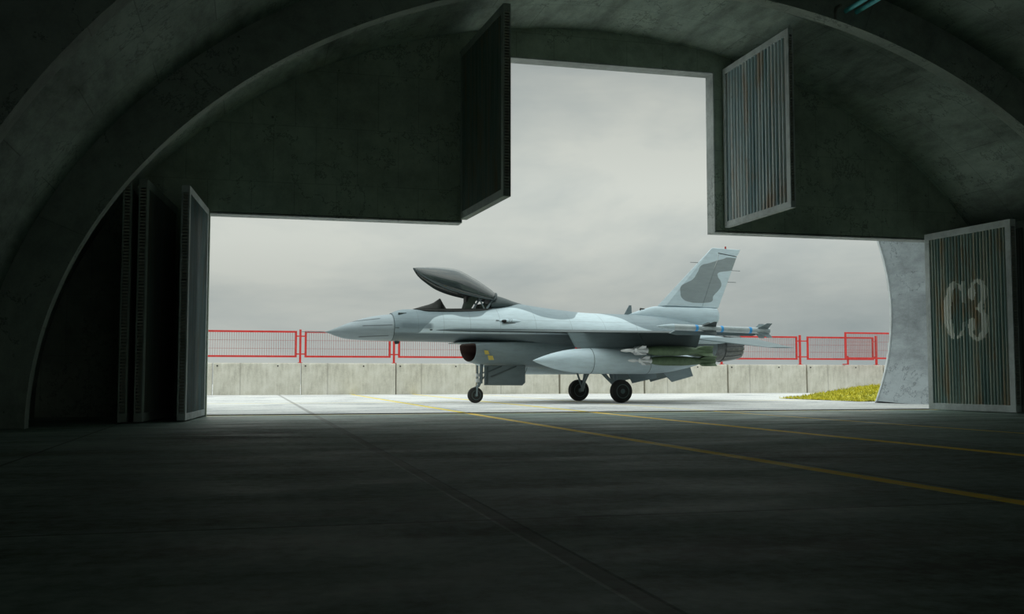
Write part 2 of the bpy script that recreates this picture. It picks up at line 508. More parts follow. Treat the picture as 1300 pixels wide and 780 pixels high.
TEAL = [(.12, .22, .22), (.28, .40, .38), (.48, .53, .46), (.66, .64, .54)]
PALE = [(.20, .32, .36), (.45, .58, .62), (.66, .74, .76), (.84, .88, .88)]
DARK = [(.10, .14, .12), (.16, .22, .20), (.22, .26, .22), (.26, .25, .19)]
M_c3 = sheet_mat('door_sheet_teal', TEAL, (.46, .24, .08), 3.1, .7)
M_pale = sheet_mat('door_sheet_pale', PALE, (.50, .24, .09), 11.0, .6, .15, .14)
M_dark = sheet_mat('door_sheet_dark', DARK, (.20, .11, .05), 23.0, .5)
M_blue = sheet_mat('door_sheet_blue', [(.09, .16, .18), (.17, .29, .32), (.25, .38, .41), (.34, .44, .44)], (.17, .10, .03), 31.0, .5)
M_frame_p = concrete('door_frame_pale', (.52, .56, .56), bx=5, bz=5, line=0, contrast=.5, spots=False)
M_frame_d = concrete('door_frame_dark', (.30, .34, .31), bx=5, bz=5, line=0, contrast=.4, spots=False)
M_slat = plain('door_edge_slats', (.40, .40, .34), .7)
M_paint = None

def corrugated(bm, x0, x1, z0, z1, y, amp, per=.1, side=1, rows=1):
    k = max(4, int(round((x1 - x0) / per)) * 6)
    cols = []
    for i in range(k + 1):
        x = x0 + (x1 - x0) * i / k
        yy = y + corr(x - x0, amp, per)
        cols.append([bm.verts.new((x, yy, z0 + (z1 - z0) * r_ / rows)) for r_ in range(rows + 1)])
    for a_, b_ in zip(cols, cols[1:]):
        for r_ in range(rows):
            bm.faces.new((a_[r_], b_[r_], b_[r_+1], a_[r_+1]))
def corr(x, amp, per):
    s_ = math.sin(2 * PI * x / per)
    return amp * max(-1, min(1, s_ * 1.5))

def leaf(name, P0, P1, z0, z1, thick, msheet, mframe, label, fw=.14, slat_mat=None, per=.1, vis=1):
    """leaf from hinge P0 to free end P1 (xy); visible face lies on the side given by vis (+1: left of P0->P1)"""
    d = Vector((P1[0] - P0[0], P1[1] - P0[1], 0)); L = d.length
    root = empty(name, (P0[0], P0[1], z0), math.atan2(d.y, d.x))
    tag(root, label, 'door leaf', kind='structure')
    H = z1 - z0
    # local: x along the leaf, y from 0 (visible face) into the thickness
    ya, yb = (0, -thick * vis) if vis > 0 else (0, thick)
    lo, hi = min(ya, yb), max(ya, yb)
    bm = newbm()
    b = .006
    add_box(bm, 0, L, lo, hi, 0, fw, b); add_box(bm, 0, L, lo, hi, H - fw, H, b)
    add_box(bm, 0, fw, lo, hi, fw, H - fw, b)
    add_box(bm, L - fw, L, lo, lo + .03, fw, H - fw, .004); add_box(bm, L - fw, L, hi - .03, hi, fw, H - fw, .004)
    add_box(bm, L - fw, L - fw + .02, lo + .03, hi - .03, fw, H - fw)
    # inner mid rails
    obj('door_frame', bm, mframe, root)
    bm = newbm()
    zz = fw + .03
    while zz < H - fw - .03:
        add_box(bm, L - fw + .02, L - .012, lo + .03, hi - .03, zz, zz + .028)
        zz += .058
    obj('edge_slats', bm, slat_mat or M_slat, root)
    for yy, sg in ((ya, 1), (yb, -1)):
        inset = .028 * (-1 if yy == hi else 1)
        bm = newbm()
        corrugated(bm, fw, L - fw, fw, H - fw, yy + inset, .022, per)
        obj('corrugated_panel', bm, msheet, root, smooth=True)
    # hinges
    bm = newbm()
    for hz in (.35, H / 2, H - .35):
        add_tube(bm, [(-.03, (lo+hi)/2, hz - .09), (-.03, (lo+hi)/2, hz + .09)], .03, 8)
    obj('hinge', bm, mframe, root)
    return root, L

# upper leaves of the tail opening
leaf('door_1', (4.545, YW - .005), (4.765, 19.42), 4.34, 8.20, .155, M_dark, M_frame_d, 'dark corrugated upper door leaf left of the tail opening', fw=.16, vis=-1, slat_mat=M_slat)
leaf('door_2', (10.985, YW - .04), (11.0, 19.45), 4.38, 8.24, .12, M_pale, M_frame_p, 'pale blue-grey rusty corrugated upper door leaf right of the tail opening', fw=.14, vis=-1, per=.15)
# lower right leaf with C3
c3, LC3 = leaf('door_3', (16.45, YW - .06), (16.68, 19.78), .02, 4.40, .16, M_c3, M_frame_p, 'teal rusty corrugated door leaf painted C3 standing open at the right', fw=.16, vis=-1)
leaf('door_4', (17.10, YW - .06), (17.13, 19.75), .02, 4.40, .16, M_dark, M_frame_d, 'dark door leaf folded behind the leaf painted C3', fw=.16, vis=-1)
# lower left leaves
leaf('door_5', (-.86, YW - .02), (-1.10, 19.85), .02, 4.36, .15, M_blue, M_frame_p, 'corrugated door leaf folded beside the left edge of the doorway', fw=.13, vis=1)
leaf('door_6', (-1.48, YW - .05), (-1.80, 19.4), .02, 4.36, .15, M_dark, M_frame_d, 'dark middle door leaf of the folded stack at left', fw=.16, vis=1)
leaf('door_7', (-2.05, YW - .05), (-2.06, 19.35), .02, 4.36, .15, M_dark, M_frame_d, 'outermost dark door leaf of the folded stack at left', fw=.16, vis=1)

# painted C3 following the corrugation
def in_ell(x, y, cx, cy, rx, ry): return ((x-cx)/rx)**2 + ((y-cy)/ry)**2 < 1
def in_poly(x, y, P):
    r_ = False
    for i in range(len(P)):
        (x1, y1), (x2, y2) = P[i], P[i-1]
        if (y1 > y) != (y2 > y) and x < (x2-x1)*(y-y1)/(y2-y1)+x1: r_ = not r_
    return r_
def glyph(x, y):
    C = (in_ell(x, y, 246, 382, 100, 264) and not in_ell(x, y, 274, 382, 62, 240) and x < 244)
    C = C or in_poly(x, y, [(256, 138), (285, 146), (303, 168), (306, 118), (326, 118), (329, 320), (308, 312), (296, 220), (272, 168)])
    C = C or in_poly(x, y, [(256, 642), (262, 622), (292, 590), (312, 540), (320, 486), (333, 486), (328, 560), (306, 612), (280, 636)])
    up = in_ell(x, y, 449, 226, 78, 127) and not in_ell(x, y, 440, 238, 30, 108) and y < 345 and not (x < 432 and y > 232)
    up = up or in_ell(x, y, 397, 232, 33, 64)
    lo = in_ell(x, y, 450, 508, 95, 152) and not in_ell(x, y, 440, 500, 42, 122) and y > 345 and not (x < 432 and y < 510)
    lo = lo or in_ell(x, y, 397, 512, 34, 62)
    mid = in_poly(x, y, [(432, 358), (475, 318), (500, 345), (480, 395)])
    return C or up or lo or mid
t = NT('faded_white_paint')
o_ = t.obj(); a_ = t.ramp(t.noise(t.scl(o_, (6, 6, 1.2)), 2.2, 6, .75), [(.28, .75), (.45, 1.0)])
M_paint = t.out((.92, .93, .88), .7, alpha=a_)
bm = newbm()
cw, ch = .0125, .02
fw = .16
# crop pixel -> leaf local: x (distance from hinge) and z
def to_px(lx, lz):
    Y = (YW - .06) - lx                       # world y
    zw = lz + .02
    # inverse of measured mapping (crop pixels, 7.09 per pixel)
    Xw = 16.52 + .2 * lx / LC3
    d = Vector((Xw, Y, zw - .8))
    zc = d.dot(F)
    u = 650 + f_px * d.dot(R) / zc; v_ = 390 - f_px * d.dot(U) / zc
    return (u - 1180) * 7.09, (v_ - 340) * 7.09
# bake the glyph into leaf metres once: sample it on a regular grid
nx = int((LC3 - 2 * fw) / cw); nz = int(2.4 / ch)
verts = {}
def cv(i, k):
    if (i, k) not in verts:
        x = fw + i * cw
        per_ = (LC3 - 2 * fw) / max(1, round((LC3 - 2 * fw) / .1))
        verts[(i, k)] = bm.verts.new((x, (.028 + corr(x - fw, .022, .1) - .004), 1.2 + k * ch))
    return verts[(i, k)]
for i in range(nx):
    for k in range(nz):
        px, py = to_px(fw + (i + .5) * cw, 1.2 + (k + .5) * ch)
        if 130 < px < 560 and 90 < py < 670 and glyph(px, py):
            bm.faces.new((cv(i, k), cv(i+1, k), cv(i+1, k+1), cv(i, k+1)))
o = obj('painted_lettering', bm, M_paint, c3)
o['label'] = 'faded white stencilled C3 lettering'

# ------------------------------------------------------------------ roof conduits
M_cyan = plain('turquoise_pipe', (.16, .80, .90), .45, 0, .15, 8)
M_steel = plain('dull_steel', (.22, .21, .18), .5, .6)
for i, (x, lab) in enumerate(((11.25, 'turquoise pipe under the vault, left one of the pair'), (11.49, 'turquoise pipe under the vault, right one of the pair'))):
    bm = newbm(); add_tube(bm, [(x, 11.42, 7.99), (x, 17.66, 7.99)], .045, 14)
    p = obj('ceiling_pipe', bm, M_cyan, smooth=True); tag(p, lab, 'pipe', 'turquoise pipes under the vault')
    for y in (12.6, 14.4, 16.2):
        bm = newbm(); add_box(bm, x - .055, x + .055, y - .03, y + .03, 7.94, 8.05, .01)
        zt = B_V * math.sqrt(1 - ((x - XC) / A_V) ** 2)
        add_tube(bm, [(x, y, 8.04), (x, y, zt + .05)], .012, 6)
        obj('pipe_clamp', bm, M_steel, p)
bm = newbm(); add_tube(bm, [(11.02, 17.45, 8.02), (11.02, 17.6, 8.02), (11.02, 17.655, 7.96), (11.02, 17.655, 7.80)], .03, 8)
tag(obj('pipe_bracket', bm, M_steel, smooth=True), 'small dull metal conduit stub beside the ends of the turquoise pipes', 'conduit')

# ------------------------------------------------------------------ barrier blocks and fence
t = NT('barrier_concrete')
o_ = t.obj(); s_ = t.sep(o_)
g1 = t.noise(o_, 1.3, 6, .6, .3); g2 = t.noise(t.scl(o_, (4, 4, .6)), 2.0, 5, .65); g3 = t.noise(o_, 18, 4, .7)
tone = t.math('ADD', t.math('MULTIPLY', g1, .5), t.math('ADD', t.math('MULTIPLY', g2, .35), t.math('MULTIPLY', g3, .2)))
bc = t.ramp(tone, [(.38, (.42, .40, .34)), (.52, (.60, .58, .50)), (.66, (.72, .70, .63))])
jl = t.line(s_[0], 1.22, .02, .03)
bc = t.mix(t.math('MULTIPLY', jl, t.math('MULTIPLY', g2, .7)), bc, (.19, .17, .14))
M_bar = t.out(bc, .85, 0, t.bump(t.math('SUBTRACT', g3, t.math('MULTIPLY', jl, .5)), .2, .01))
M_hole = plain('hole_dark', (.02, .018, .016), .9)
M_red = plain('red_fence_paint', (.62, .035, .03), .45, .1, .15)
M_wire = plain('fence_wire', (.42, .17, .16), .5, .3)

bx = [-10.6, -6.1, -1.6, 2.42, 6.93, 10.91, 15.17, 19.77, 24.40, 29.06, 33.7, 38.4]
blabs = ['pale concrete barrier block hidden far to the left of the doorway', 'pale concrete barrier block left of the doorway edge',
  'leftmost visible pale concrete barrier block, cut by the door leaf', 'pale concrete barrier block below the fence in front of the jet nose tip',
  'pale concrete barrier block behind the nose wheel, left of the gear door', 'pale concrete barrier block seen under the air intake and drop tank tip',
  'pale concrete barrier block behind the main wheels', 'pale concrete barrier block below the jet tail', 'pale concrete barrier block below the fence section right of the exhaust nozzle',
  'rightmost pale concrete barrier block, ending behind the curved wing wall', 'pale concrete barrier block hidden behind the curved wing wall', ]
for i in range(len(bx) - 1):
    a_, b_ = bx[i], bx[i+1]
    gap = .14 if i in (6, 8) else .05
    root = empty('concrete_barrier', (a_ + gap/2, 50, 0))
    Lb = b_ - a_ - gap
    tag(root, blabs[i], 'barrier block', 'concrete barrier blocks along the apron')
    bm = newbm()
    add_prism(bm, [(0, 0), (.5, 0), (.46, 1.46), (.42, 1.5), (.06, 1.5), (.02, 1.46)], 'x', 0, Lb)
    obj('block', bm, M_bar, root)
    for hx in (.18, 2.92 if Lb > 3.5 else Lb - .3):
        bm = newbm(); add_tube(bm, [(hx, -.004, 1.36), (hx, .06, 1.36)], .035, 10)
        obj('lifting_hole', bm, M_hole, root)
# joint filler strips recess
posts = [-6.6, -2.15, 2.38, 6.85, 10.91, 15.17, 19.62, 24.17, 28.77, 33.42]
plabs = ['red fence post far to the left, hidden by the hangar', 'red fence post hidden by the left door leaves', 'red fence post left of the jet nose tip',
 'red fence post seen just below the jet radome', 'red fence post behind the air intake', 'red fence post behind the drop tank', 'red fence post behind the bombs', 'red fence post just under the exhaust nozzle',
 'red fence post right of the stabilizer tip', 'red fence post beside the curved wing wall']
def post(x, y, lab, z0=1.508, z1=3.1):
    bm = newbm(); add_box(bm, x - .05, x + .05, y - .05, y + .05, z0, z1, .008); add_box(bm, x - .11, x + .11, y - .1, y + .1, z0 - .004, z0 + .02)
    tag(obj('fence_post', bm, M_red), lab, 'fence post', 'red fence posts on the barrier')
for x, lab in zip(posts, plabs): post(x, 50.22, lab)
def panel(x0, x1, y, z0, z1, lab, ties=(1, 1), lg=.2):
    root = empty('mesh_fence', (x0, y, z0)); tag(root, lab, 'fence', 'red framed mesh fence sections')
    L = x1 - x0; H = z1 - z0; r = .045
    bm = newbm()
    add_box(bm, 0, L, -r, r, 0, 2*r, .01); add_box(bm, 0, L, -r, r, H - 2*r, H, .01)
    add_box(bm, 0, 2*r, -r, r, 2*r, H - 2*r, .01); add_box(bm, L - 2*r, L, -r, r, 2*r, H - 2*r, .01)
    obj('panel_frame', bm, M_red, root)
    bm = newbm()
    k = int(L / .105)
    for i in range(1, k):
        x = L * i / k; add_box(bm, x - .0075, x + .0075, -.0075, .0075, 2*r, H - 2*r)
    for z in (H * .33, H * .64): add_box(bm, 2*r, L - 2*r, -.017, -.0075, z - .007, z + .007)
    obj('wire_mesh', bm, M_wire, root)
    for s_, x in ((ties[0], 0), (ties[1], L)):
        if not s_: continue
        for z in (.13, H - .28):
            bm = newbm()
            if x == 0: add_box(bm, -lg + .056, 0, -.025, .025, z, z + .06)
            else: add_box(bm, L, L + .104, -.025, .025, z, z + .06)
            obj('hinge_bar', bm, M_red, root)
    return root
pl = ['red mesh fence section hidden left of the doorway', 'leftmost red mesh fence section beside the door leaf', 'red mesh fence section behind the jet nose tip', 'red mesh fence section between radome and air intake',
      'red mesh fence section hidden behind the jet belly', 'red mesh fence section hidden behind the drop tank', 'red mesh fence section hidden behind the bombs',
      'red mesh fence section right of the exhaust nozzle', 'red mesh fence section beside the curved wing wall']
for i in range(len(posts) - 1):
    a_, b_ = posts[i], posts[i+1]
    lg = .42 if i == 8 else (.2 if i != 8 else .2)
    panel(a_ + lg, b_ - .16, 50.22, 1.77, 3.03, pl[i], lg=lg)
panel(31.08, 36.0, 49.86 - .3, 1.81, 3.26, 'taller red mesh fence section overlapping in front at far right', (0, 0))
for x, lb in ((31.3, 'short red post under the taller fence section, left'), (35.6, 'short red post under the taller fence section, right')):
    bm = newbm(); add_box(bm, x - .04, x + .04, 49.607, 50.12, 1.508, 1.56); add_box(bm, x - .04, x + .04, 49.607, 49.68, 1.56, 1.98)
    tag(obj('fence_bracket', bm, M_red), lb, 'bracket')

# ------------------------------------------------------------------ grass bank
t = NT('yellow_green_grass')
gcol = t.ramp(t.noise(t.obj(), 3.5, 4, .7), [(.35, (.22, .24, .02)), (.5, (.50, .46, .03)), (.65, (.68, .60, .05))])
M_grass = t.out(gcol, .8)
bm = newbm()
gx0, gx1, gy0, gy1 = 19.95, 26.5, 31.0, 36.5
def gh(x, y):
    u = max(0, min(1, (x - 20.2 + (y - 31) * .0) / 3.0))
    e_ = min(1, max(0, (x - gx0 + (36.5 - y) * .0) / .9))
    ey = min(1, max(0, (y - gy0) / 1.2)) * min(1, max(0, (gy1 - y) / .8))
    return (.03 + .43 * u) * ey * e_ + .01
N = 36
gv = [[bm.verts.new((gx0 + (gx1-gx0)*i/N, gy0 + (gy1-gy0)*j/N, gh(gx0 + (gx1-gx0)*i/N, gy0 + (gy1-gy0)*j/N) + .02*random.random())) for j in range(N+1)] for i in range(N+1)]
for i in range(N):
    for j in range(N): bm.faces.new((gv[i][j], gv[i+1][j], gv[i+1][j+1], gv[i][j+1]))
for k in range(9000):
    x = random.uniform(gx0, gx1); y = random.uniform(gy0, gy1); z = gh(x, y)
    h_ = random.uniform(.04, .13); a_ = random.uniform(0, 2*PI); wv = .018
    dx, dy = math.cos(a_)*wv, math.sin(a_)*wv
    lx, ly = random.uniform(-.09, .09), random.uniform(-.06, .06)
    bm.faces.new((bm.verts.new((x-dx, y-dy, z)), bm.verts.new((x+dx, y+dy, z)), bm.verts.new((x+lx, y+ly, z+h_))))
tag(obj('grass', bm, M_grass), 'patch of yellow-green grass at the foot of the curved wing wall', 'grass', kind='stuff')
# ------------------------------------------------------------------ fighter jet (local: x aft from the nose, y starboard, z up)
def fcurve(t, x, pts, lo=0.0, hi=6.0, smax=16.0):
    """piecewise curve f(s): returns metres"""
    nd = t.n('ShaderNodeFloatCurve')
    t.put(nd.inputs['Value'], t.math('DIVIDE', x, smax))
    c = nd.mapping.curves[0]
    pts = [(s_ / smax, (z_ - lo) / (hi - lo)) for s_, z_ in pts]
    c.points[0].location = pts[0]; c.points[-1].location = pts[-1]
    for p in pts[1:-1]: c.points.new(*p)
    nd.mapping.use_clip = False
    nd.mapping.update()
    return t.math('ADD', t.math('MULTIPLY', nd.outputs[0], hi - lo), lo)

LIGHT = (.56, .67, .73); MID = (.22, .285, .32); DARKG = (.155, .205, .235)
def jet_paint(name, kind):
    t = NT(name); o = t.obj(); s = t.sep(o); x, z = s[0], s[2]
    n1 = t.noise(o, 1.1, 5, .6); n2 = t.noise(t.scl(o, (.5, 1, 2.5)), 4.5, 6, .65); n3 = t.noise(o, 22, 4, .7)
    if kind == 'body':
        f = fcurve(t, x, [(0, .5), (2.18, .8), (2.35, 2.12), (2.95, 2.17), (3.12, 2.36), (3.26, 2.47), (3.5, 2.67), (4.0, 2.76), (4.4, 2.69), (4.92, 2.72), (5.25, 2.90), (5.7, 3.0), (6.13, 3.03), (6.48, 2.94), (7.08, 2.72),
                          (7.98, 2.69), (8.35, 2.88), (8.7, 2.99), (9.21, 2.95), (9.79, 2.80), (10.23, 2.55), (10.83, 2.36), (12, 2.2), (16, 2.1)])
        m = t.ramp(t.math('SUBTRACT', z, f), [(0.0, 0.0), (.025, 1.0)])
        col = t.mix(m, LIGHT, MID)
        # darker patch on the nose side below the sill
        d2 = t.math('MULTIPLY', t.line(z, 2.40, .06, .05), t.line(x, 2.9, .42, .12))
        col = t.mix(t.math('MULTIPLY', d2, .8), col, DARKG)
        # belly: grey paint darkened to carry the shade underneath
        belly_shade = t.ramp(z, [(1.9/6, 1.0), (2.25/6, 0.0)]) if False else t.math('SUBTRACT', 1.0, t.math('DIVIDE', t.math('SUBTRACT', z, 2.16), .05, clamp=True), clamp=True)
        col = t.mix(belly_shade, col, (.115, .15, .165))
    elif kind == 'radome':
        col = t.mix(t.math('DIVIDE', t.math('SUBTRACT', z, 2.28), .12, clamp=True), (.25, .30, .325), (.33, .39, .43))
        ln = t.vmax(*[t.math('MULTIPLY', t.line(t.math('SUBTRACT', z, t.math('MULTIPLY', x, k)), c, .010, .012), t.line(x, xc, .42, .06)) for k, c, xc in ((.12, 2.40, 1.35), (.04, 2.33, 1.7), (.05, 1.99, 1.6))])
        col = t.mix(t.math('MULTIPLY', ln, .8), col, (.07, .085, .095))
    elif kind == 'fin':
        fl = lambda P: P
        def zc(pts): # s limit as a function of z (0..6 -> 0..16)
            return fcurve(t, z, pts, 0, 16, 6.0)
        Lb = zc([(0, 12.9), (3.40, 13.1), (3.47, 12.80), (3.56, 12.64), (3.76, 12.57), (4.01, 12.62), (4.13, 12.85), (4.24, 13.07), (4.5, 13.28), (4.78, 13.5), (4.84, 13.75), (4.95, 14.1), (5.08, 14.5), (6, 14.6)])
        Rb = zc([(0, 13.2), (3.40, 13.3), (3.46, 13.80), (3.69, 13.93), (3.9, 14.15), (4.06, 14.26), (4.22, 14.24), (4.37, 14.14), (4.52, 14.16), (4.60, 14.6), (4.66, 14.9), (5.08, 14.98), (6, 15)])
        m = t.math('MULTIPLY', t.math('GREATER_THAN', x, Lb), t.math('LESS_THAN', x, Rb))
        m = t.math('MULTIPLY', m, t.math('MULTIPLY', t.math('GREATER_THAN', z, 3.42), t.math('LESS_THAN', z, 5.08)))
        col = t.mix(m, LIGHT, (.27, .315, .33))
        capl = t.line(t.math('ADD', z, t.math('MULTIPLY', x, .125)), 5.24 + 14.25 * .125 - .03, .010, .008)
        col = t.mix(t.math('MULTIPLY', capl, t.math('GREATER_THAN', x, 14.15)), col, (.05, .06, .07))
    elif kind == 'mid': col = t.mix(n1, (.15, .20, .22), (.20, .255, .275))
    elif kind == 'dark': col = t.mix(n1, (.035, .052, .056), (.055, .078, .082))
    elif kind == 'door': col = t.mix(n1, (.09, .12, .13), (.13, .165, .175))
    else: col = t.mix(n1, LIGHT, (LIGHT[0]*.85, LIGHT[1]*.88, LIGHT[2]*.9))
    dirt = t.ramp(n2, [(.35, .88), (.60, 1.0)])
    col = t.mix(1.0, col, dirt, 'MULTIPLY')
    if kind in ('body',):
        pls = t.vmax(*[t.line(x, c, .004, .006) for c in (2.2, 2.95, 3.75, 4.6, 5.55, 6.7, 7.9, 9.1, 10.3, 11.4, 12.5)])
        pls = t.vmax(pls, t.line(z, 2.62, .003, .005))
        col = t.mix(t.math('MULTIPLY', pls, .35), col, (.10, .13, .14))
    return t.out(col, t.math('ADD', .42, t.math('MULTIPLY', n3, .2)), .05, spec=.45)

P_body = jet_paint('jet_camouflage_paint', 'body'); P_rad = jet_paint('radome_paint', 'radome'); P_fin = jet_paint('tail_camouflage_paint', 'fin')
P_light = jet_paint('jet_light_grey', 'light'); P_mid = jet_paint('jet_mid_grey', 'mid'); P_dark = jet_paint('jet_dark_grey', 'dark'); P_door = jet_paint('gear_door_paint', 'door')
P_black = plain('black_interior', (.012, .010, .010), .8)
P_duct = plain('intake_interior', (.05, .025, .022), .8)
P_tyre = plain('tyre_rubber', (.022, .022, .021), .85, 0, .2, 12)
P_hub = plain('wheel_hub', (.10, .14, .14), .5, .4)
P_metal = plain('nozzle_metal', (.13, .14, .145), .45, .7, .25, 10)
P_gear = plain('landing_gear_metal', (.20, .25, .27), .5, .4)
P_shroud = plain('cockpit_black', (.02, .022, .02), .7)
P_seat = plain('seat_fabric', (.055, .075, .06), .85, 0, .3, 14)
P_olive = plain('olive_bomb_paint', (.10, .155, .085), .6, 0, .25, 7)
P_white = plain('pale_seeker_metal', (.72, .74, .76), .45, .3)
P_missile = plain('missile_grey', (.46, .52, .55), .45, .1)
P_blue = plain('blue_band', (.05, .36, .80), .5)
P_redl = plain('red_lamp', (.5, .03, .02), .4)
P_yel = plain('ochre_stencil', (.45, .35, .07), .7)
t = NT('canopy_glass')
b_ = t.n('ShaderNodeBsdfPrincipled'); b_.inputs['Base Color'].default_value = (.035, .048, .05, 1); b_.inputs['Roughness'].default_value = .09; b_.inputs['Coat Weight'].default_value = .6; b_.inputs['Coat Roughness'].default_value = .05
b_.inputs['Alpha'].default_value = .88; b_.inputs['Specular IOR Level'].default_value = .8
oo = t.n('ShaderNodeOutputMaterial'); t.t.links.new(b_.outputs[0], oo.inputs[0]); P_glass = t.m

jet = empty('fighter_jet', (2.0665, 31.7200, 0), math.radians(22 - 14.27062))
tag(jet, 'grey-blue camouflaged single-engine fighter jet parked outside with raised canopy', 'fighter jet')

def ring(bm, s, zt, zc, zb, w, nu=2.0, nl=2.0, n=40, rake=0.0):
    vs = []
    for k in range(n):
        a = 2 * PI * k / n
        c, sn = math.cos(a), math.sin(a)
        e = nu if sn >= 0 else nl
        y = w * math.copysign(abs(c) ** (2 / e), c)
        z = zc + (zt - zc) * abs(sn) ** (2 / e) if sn >= 0 else zc - (zc - zb) * abs(sn) ** (2 / e)
        vs.append(bm.verts.new((s + rake * (zt - z), y, z)))
    return vs
def loft(secs, steps=40, n=40, cap0=True, cap1=True, bm=None):
    bm = bm or newbm(); xs = [q[0] for q in secs]
    cols = list(zip(*secs))
    rings = []
    for i in range(steps + 1):
        s = xs[0] + (xs[-1] - xs[0]) * i / steps
        v_ = [hermite(xs, cols[k], s) for k in range(1, len(cols))]
        rings.append(ring(bm, s, *v_, n=n))
    bridge(bm, rings, True, cap0, cap1)
    return bm

bm = loft([(.10, 2.19, 2.185, 2.18, .006), (.25, 2.225, 2.19, 2.155, .04), (.48, 2.31, 2.20, 2.07, .12), (.79, 2.44, 2.22, 1.99, .215), (1.1, 2.55, 2.25, 1.962, .30), (1.42, 2.645, 2.28, 1.948, .365),
           (1.74, 2.71, 2.31, 1.94, .42), (2.20, 2.775, 2.35, 1.935, .475)], 40)
rad = obj('radome', bm, P_rad, jet, True); rad['label'] = 'paler grey pointed nose cone'
bm = newbm(); add_tube(bm, [(-.55, 0, 2.185), (.12, 0, 2.185)], [.008, .018], 8); obj('pitot_tube', bm, P_mid, jet, True)
FS = [(2.20, 2.80, 2.36, 1.935, .485, 2, 2), (2.4, 2.89, 2.37, 1.935, .51, 2, 2), (2.7, 2.94, 2.4, 1.935, .545, 2, 2), (3.5, 2.955, 2.4, 1.93, .62, 2.1, 2), (4.3, 2.985, 2.38, 1.92, .68, 2.1, 2), (5.0, 3.02, 2.34, 1.9, .76, 2, 2),
      (5.6, 3.10, 2.32, 1.86, .86, 1.9, 2), (6.3, 3.22, 2.3, 1.8, .97, 1.8, 2), (7.0, 3.14, 2.28, 1.7, 1.08, 1.75, 2), (8, 3.035, 2.27, 1.65, 1.15, 1.75, 2), (9, 2.965, 2.25, 1.6, 1.17, 1.75, 2),
      (10, 2.955, 2.22, 1.55, 1.15, 1.8, 2), (11, 2.94, 2.18, 1.5, 1.08, 1.85, 2), (12, 2.88, 2.08, 1.45, .92, 2, 2), (13, 2.72, 1.98, 1.42, .72, 2, 2), (13.75, 2.42, 1.9, 1.41, .54, 2, 2)]
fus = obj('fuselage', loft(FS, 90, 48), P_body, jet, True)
# seam ring between radome and body
bm = newbm(); R0 = ring(bm, 2.195, 2.782, 2.35, 1.929, .482); R1 = ring(bm, 2.215, 2.812, 2.36, 1.929, .492); bridge(bm, [R0, R1], True, False, False)
obj('radome_seam', bm, P_dark, fus, True)
# small probes and vents on the nose
for sg in (-1, 1):
    bm = newbm(); add_box(bm, 2.36, 2.62, sg*.33 - .03, sg*.33 + .03, 2.74, 2.81, .015); obj('nose_vent', bm, P_dark, fus)
    bm = newbm(); add_tube(bm, [(2.30, sg*.49, 2.33), (2.32, sg*.56, 2.33), (2.20, sg*.58, 2.33)], .012, 6); obj('air_data_probe', bm, P_dark, fus)
bm = newbm(); add_prism(bm, [(2.32, 1.95), (2.50, 1.95), (2.48, 1.86), (2.36, 1.84)], 'y', -.012, .012)
obj('blade_antenna', bm, P_dark, fus)
bm = newbm(); add_prism(bm, [(10.38, 2.94), (10.68, 2.94), (10.66, 3.27), (10.58, 3.27)], 'y', -.015, .015)
obj('blade_antenna', bm, P_mid, fus)
bm = newbm(); add_tube(bm, [(11.0, 0, 3.05), (11.02, 0, 3.17), (11.18, 0, 3.15)], .028, 8); obj('spine_probe', bm, P_shroud, fus)
bm = newbm(); add_tube(bm, [(3.3, -.62, 2.28), (3.34, -.70, 2.28)], .02, 8); obj('static_port', bm, P_dark, fus)

# gun port blister, port side
def yb(s_, z_):
    """half width of the fuselage at s,z"""
    xs = [q[0] for q in FS]; c = list(zip(*FS))
    zt, zc, zb, w_, nu, nl = [hermite(xs, c[k], s_) for k in range(1, 7)]
    if z_ >= zc: r_ = min(1, (z_ - zc) / (zt - zc)); e = nu
    else: r_ = min(1, (zc - z_) / (zc - zb)); e = nl
    return w_ * (max(0, 1 - r_ ** e)) ** (1 / e)
bm = newbm()
R_ = []
for i, s_ in enumerate([5.45, 5.6, 5.8, 6.05, 6.35]):
    rr = [.012, .065, .075, .06, .01][i]
    y0 = -yb(s_, 2.59)
    R_.append([bm.verts.new((s_, y0 + .03 - rr * 1.1 * math.cos(a), 2.585 + rr * math.sin(a))) for a in [2*PI*k/12 for k in range(12)]])
bridge(bm, R_)
gp = obj('gun_port', bm, P_light, fus, True)
bm = newbm(); y0 = -yb(5.68, 2.59)
bmesh.ops.create_uvsphere(bm, u_segments=14, v_segments=8, radius=1.0, matrix=Matrix.Translation((5.68, y0 - .03, 2.59)) @ Matrix.Diagonal((.10, .035, .045, 1)))
add_box(bm, 5.42, 5.62, -yb(5.5, 2.6) - .012, -yb(5.5, 2.6) + .02, 2.60, 2.615)
add_box(bm, 5.6, 6.15, -yb(5.95, 2.535) - .012, -yb(5.95, 2.535) + .03, 2.525, 2.54)
obj('gun_muzzle', bm, P_black, fus, True)
# serial number marks behind the muzzle
bm = newbm()
def strokes(bm, x, z, segs, w_=.008, sc=.08):
    for (ax, az, bx_, bz_) in segs:
        p = Vector((x + ax*sc, 0, z + az*sc)); q = Vector((x + bx_*sc, 0, z + bz_*sc)); d = (q - p).normalized(); nrm = Vector((-d.z, 0, d.x)) * w_/2
        vs = []
        for P in (p + nrm, q + nrm, q - nrm, p - nrm):
            vs.append(bm.verts.new((P.x, -yb(P.x, P.z) - .085 + .02, P.z)))
        bm.faces.new(vs)
TWO = [(0, 1, .6, 1), (.6, 1, .6, .5), (.6, .5, 0, 0), (0, 0, .6, 0)]
strokes(bm, 5.80, 2.575, TWO); strokes(bm, 5.87, 2.575, TWO)
bmesh.ops.delete(bm, geom=[f for f in bm.faces if False], context='FACES')
obj('painted_number', bm, P_shroud, fus)

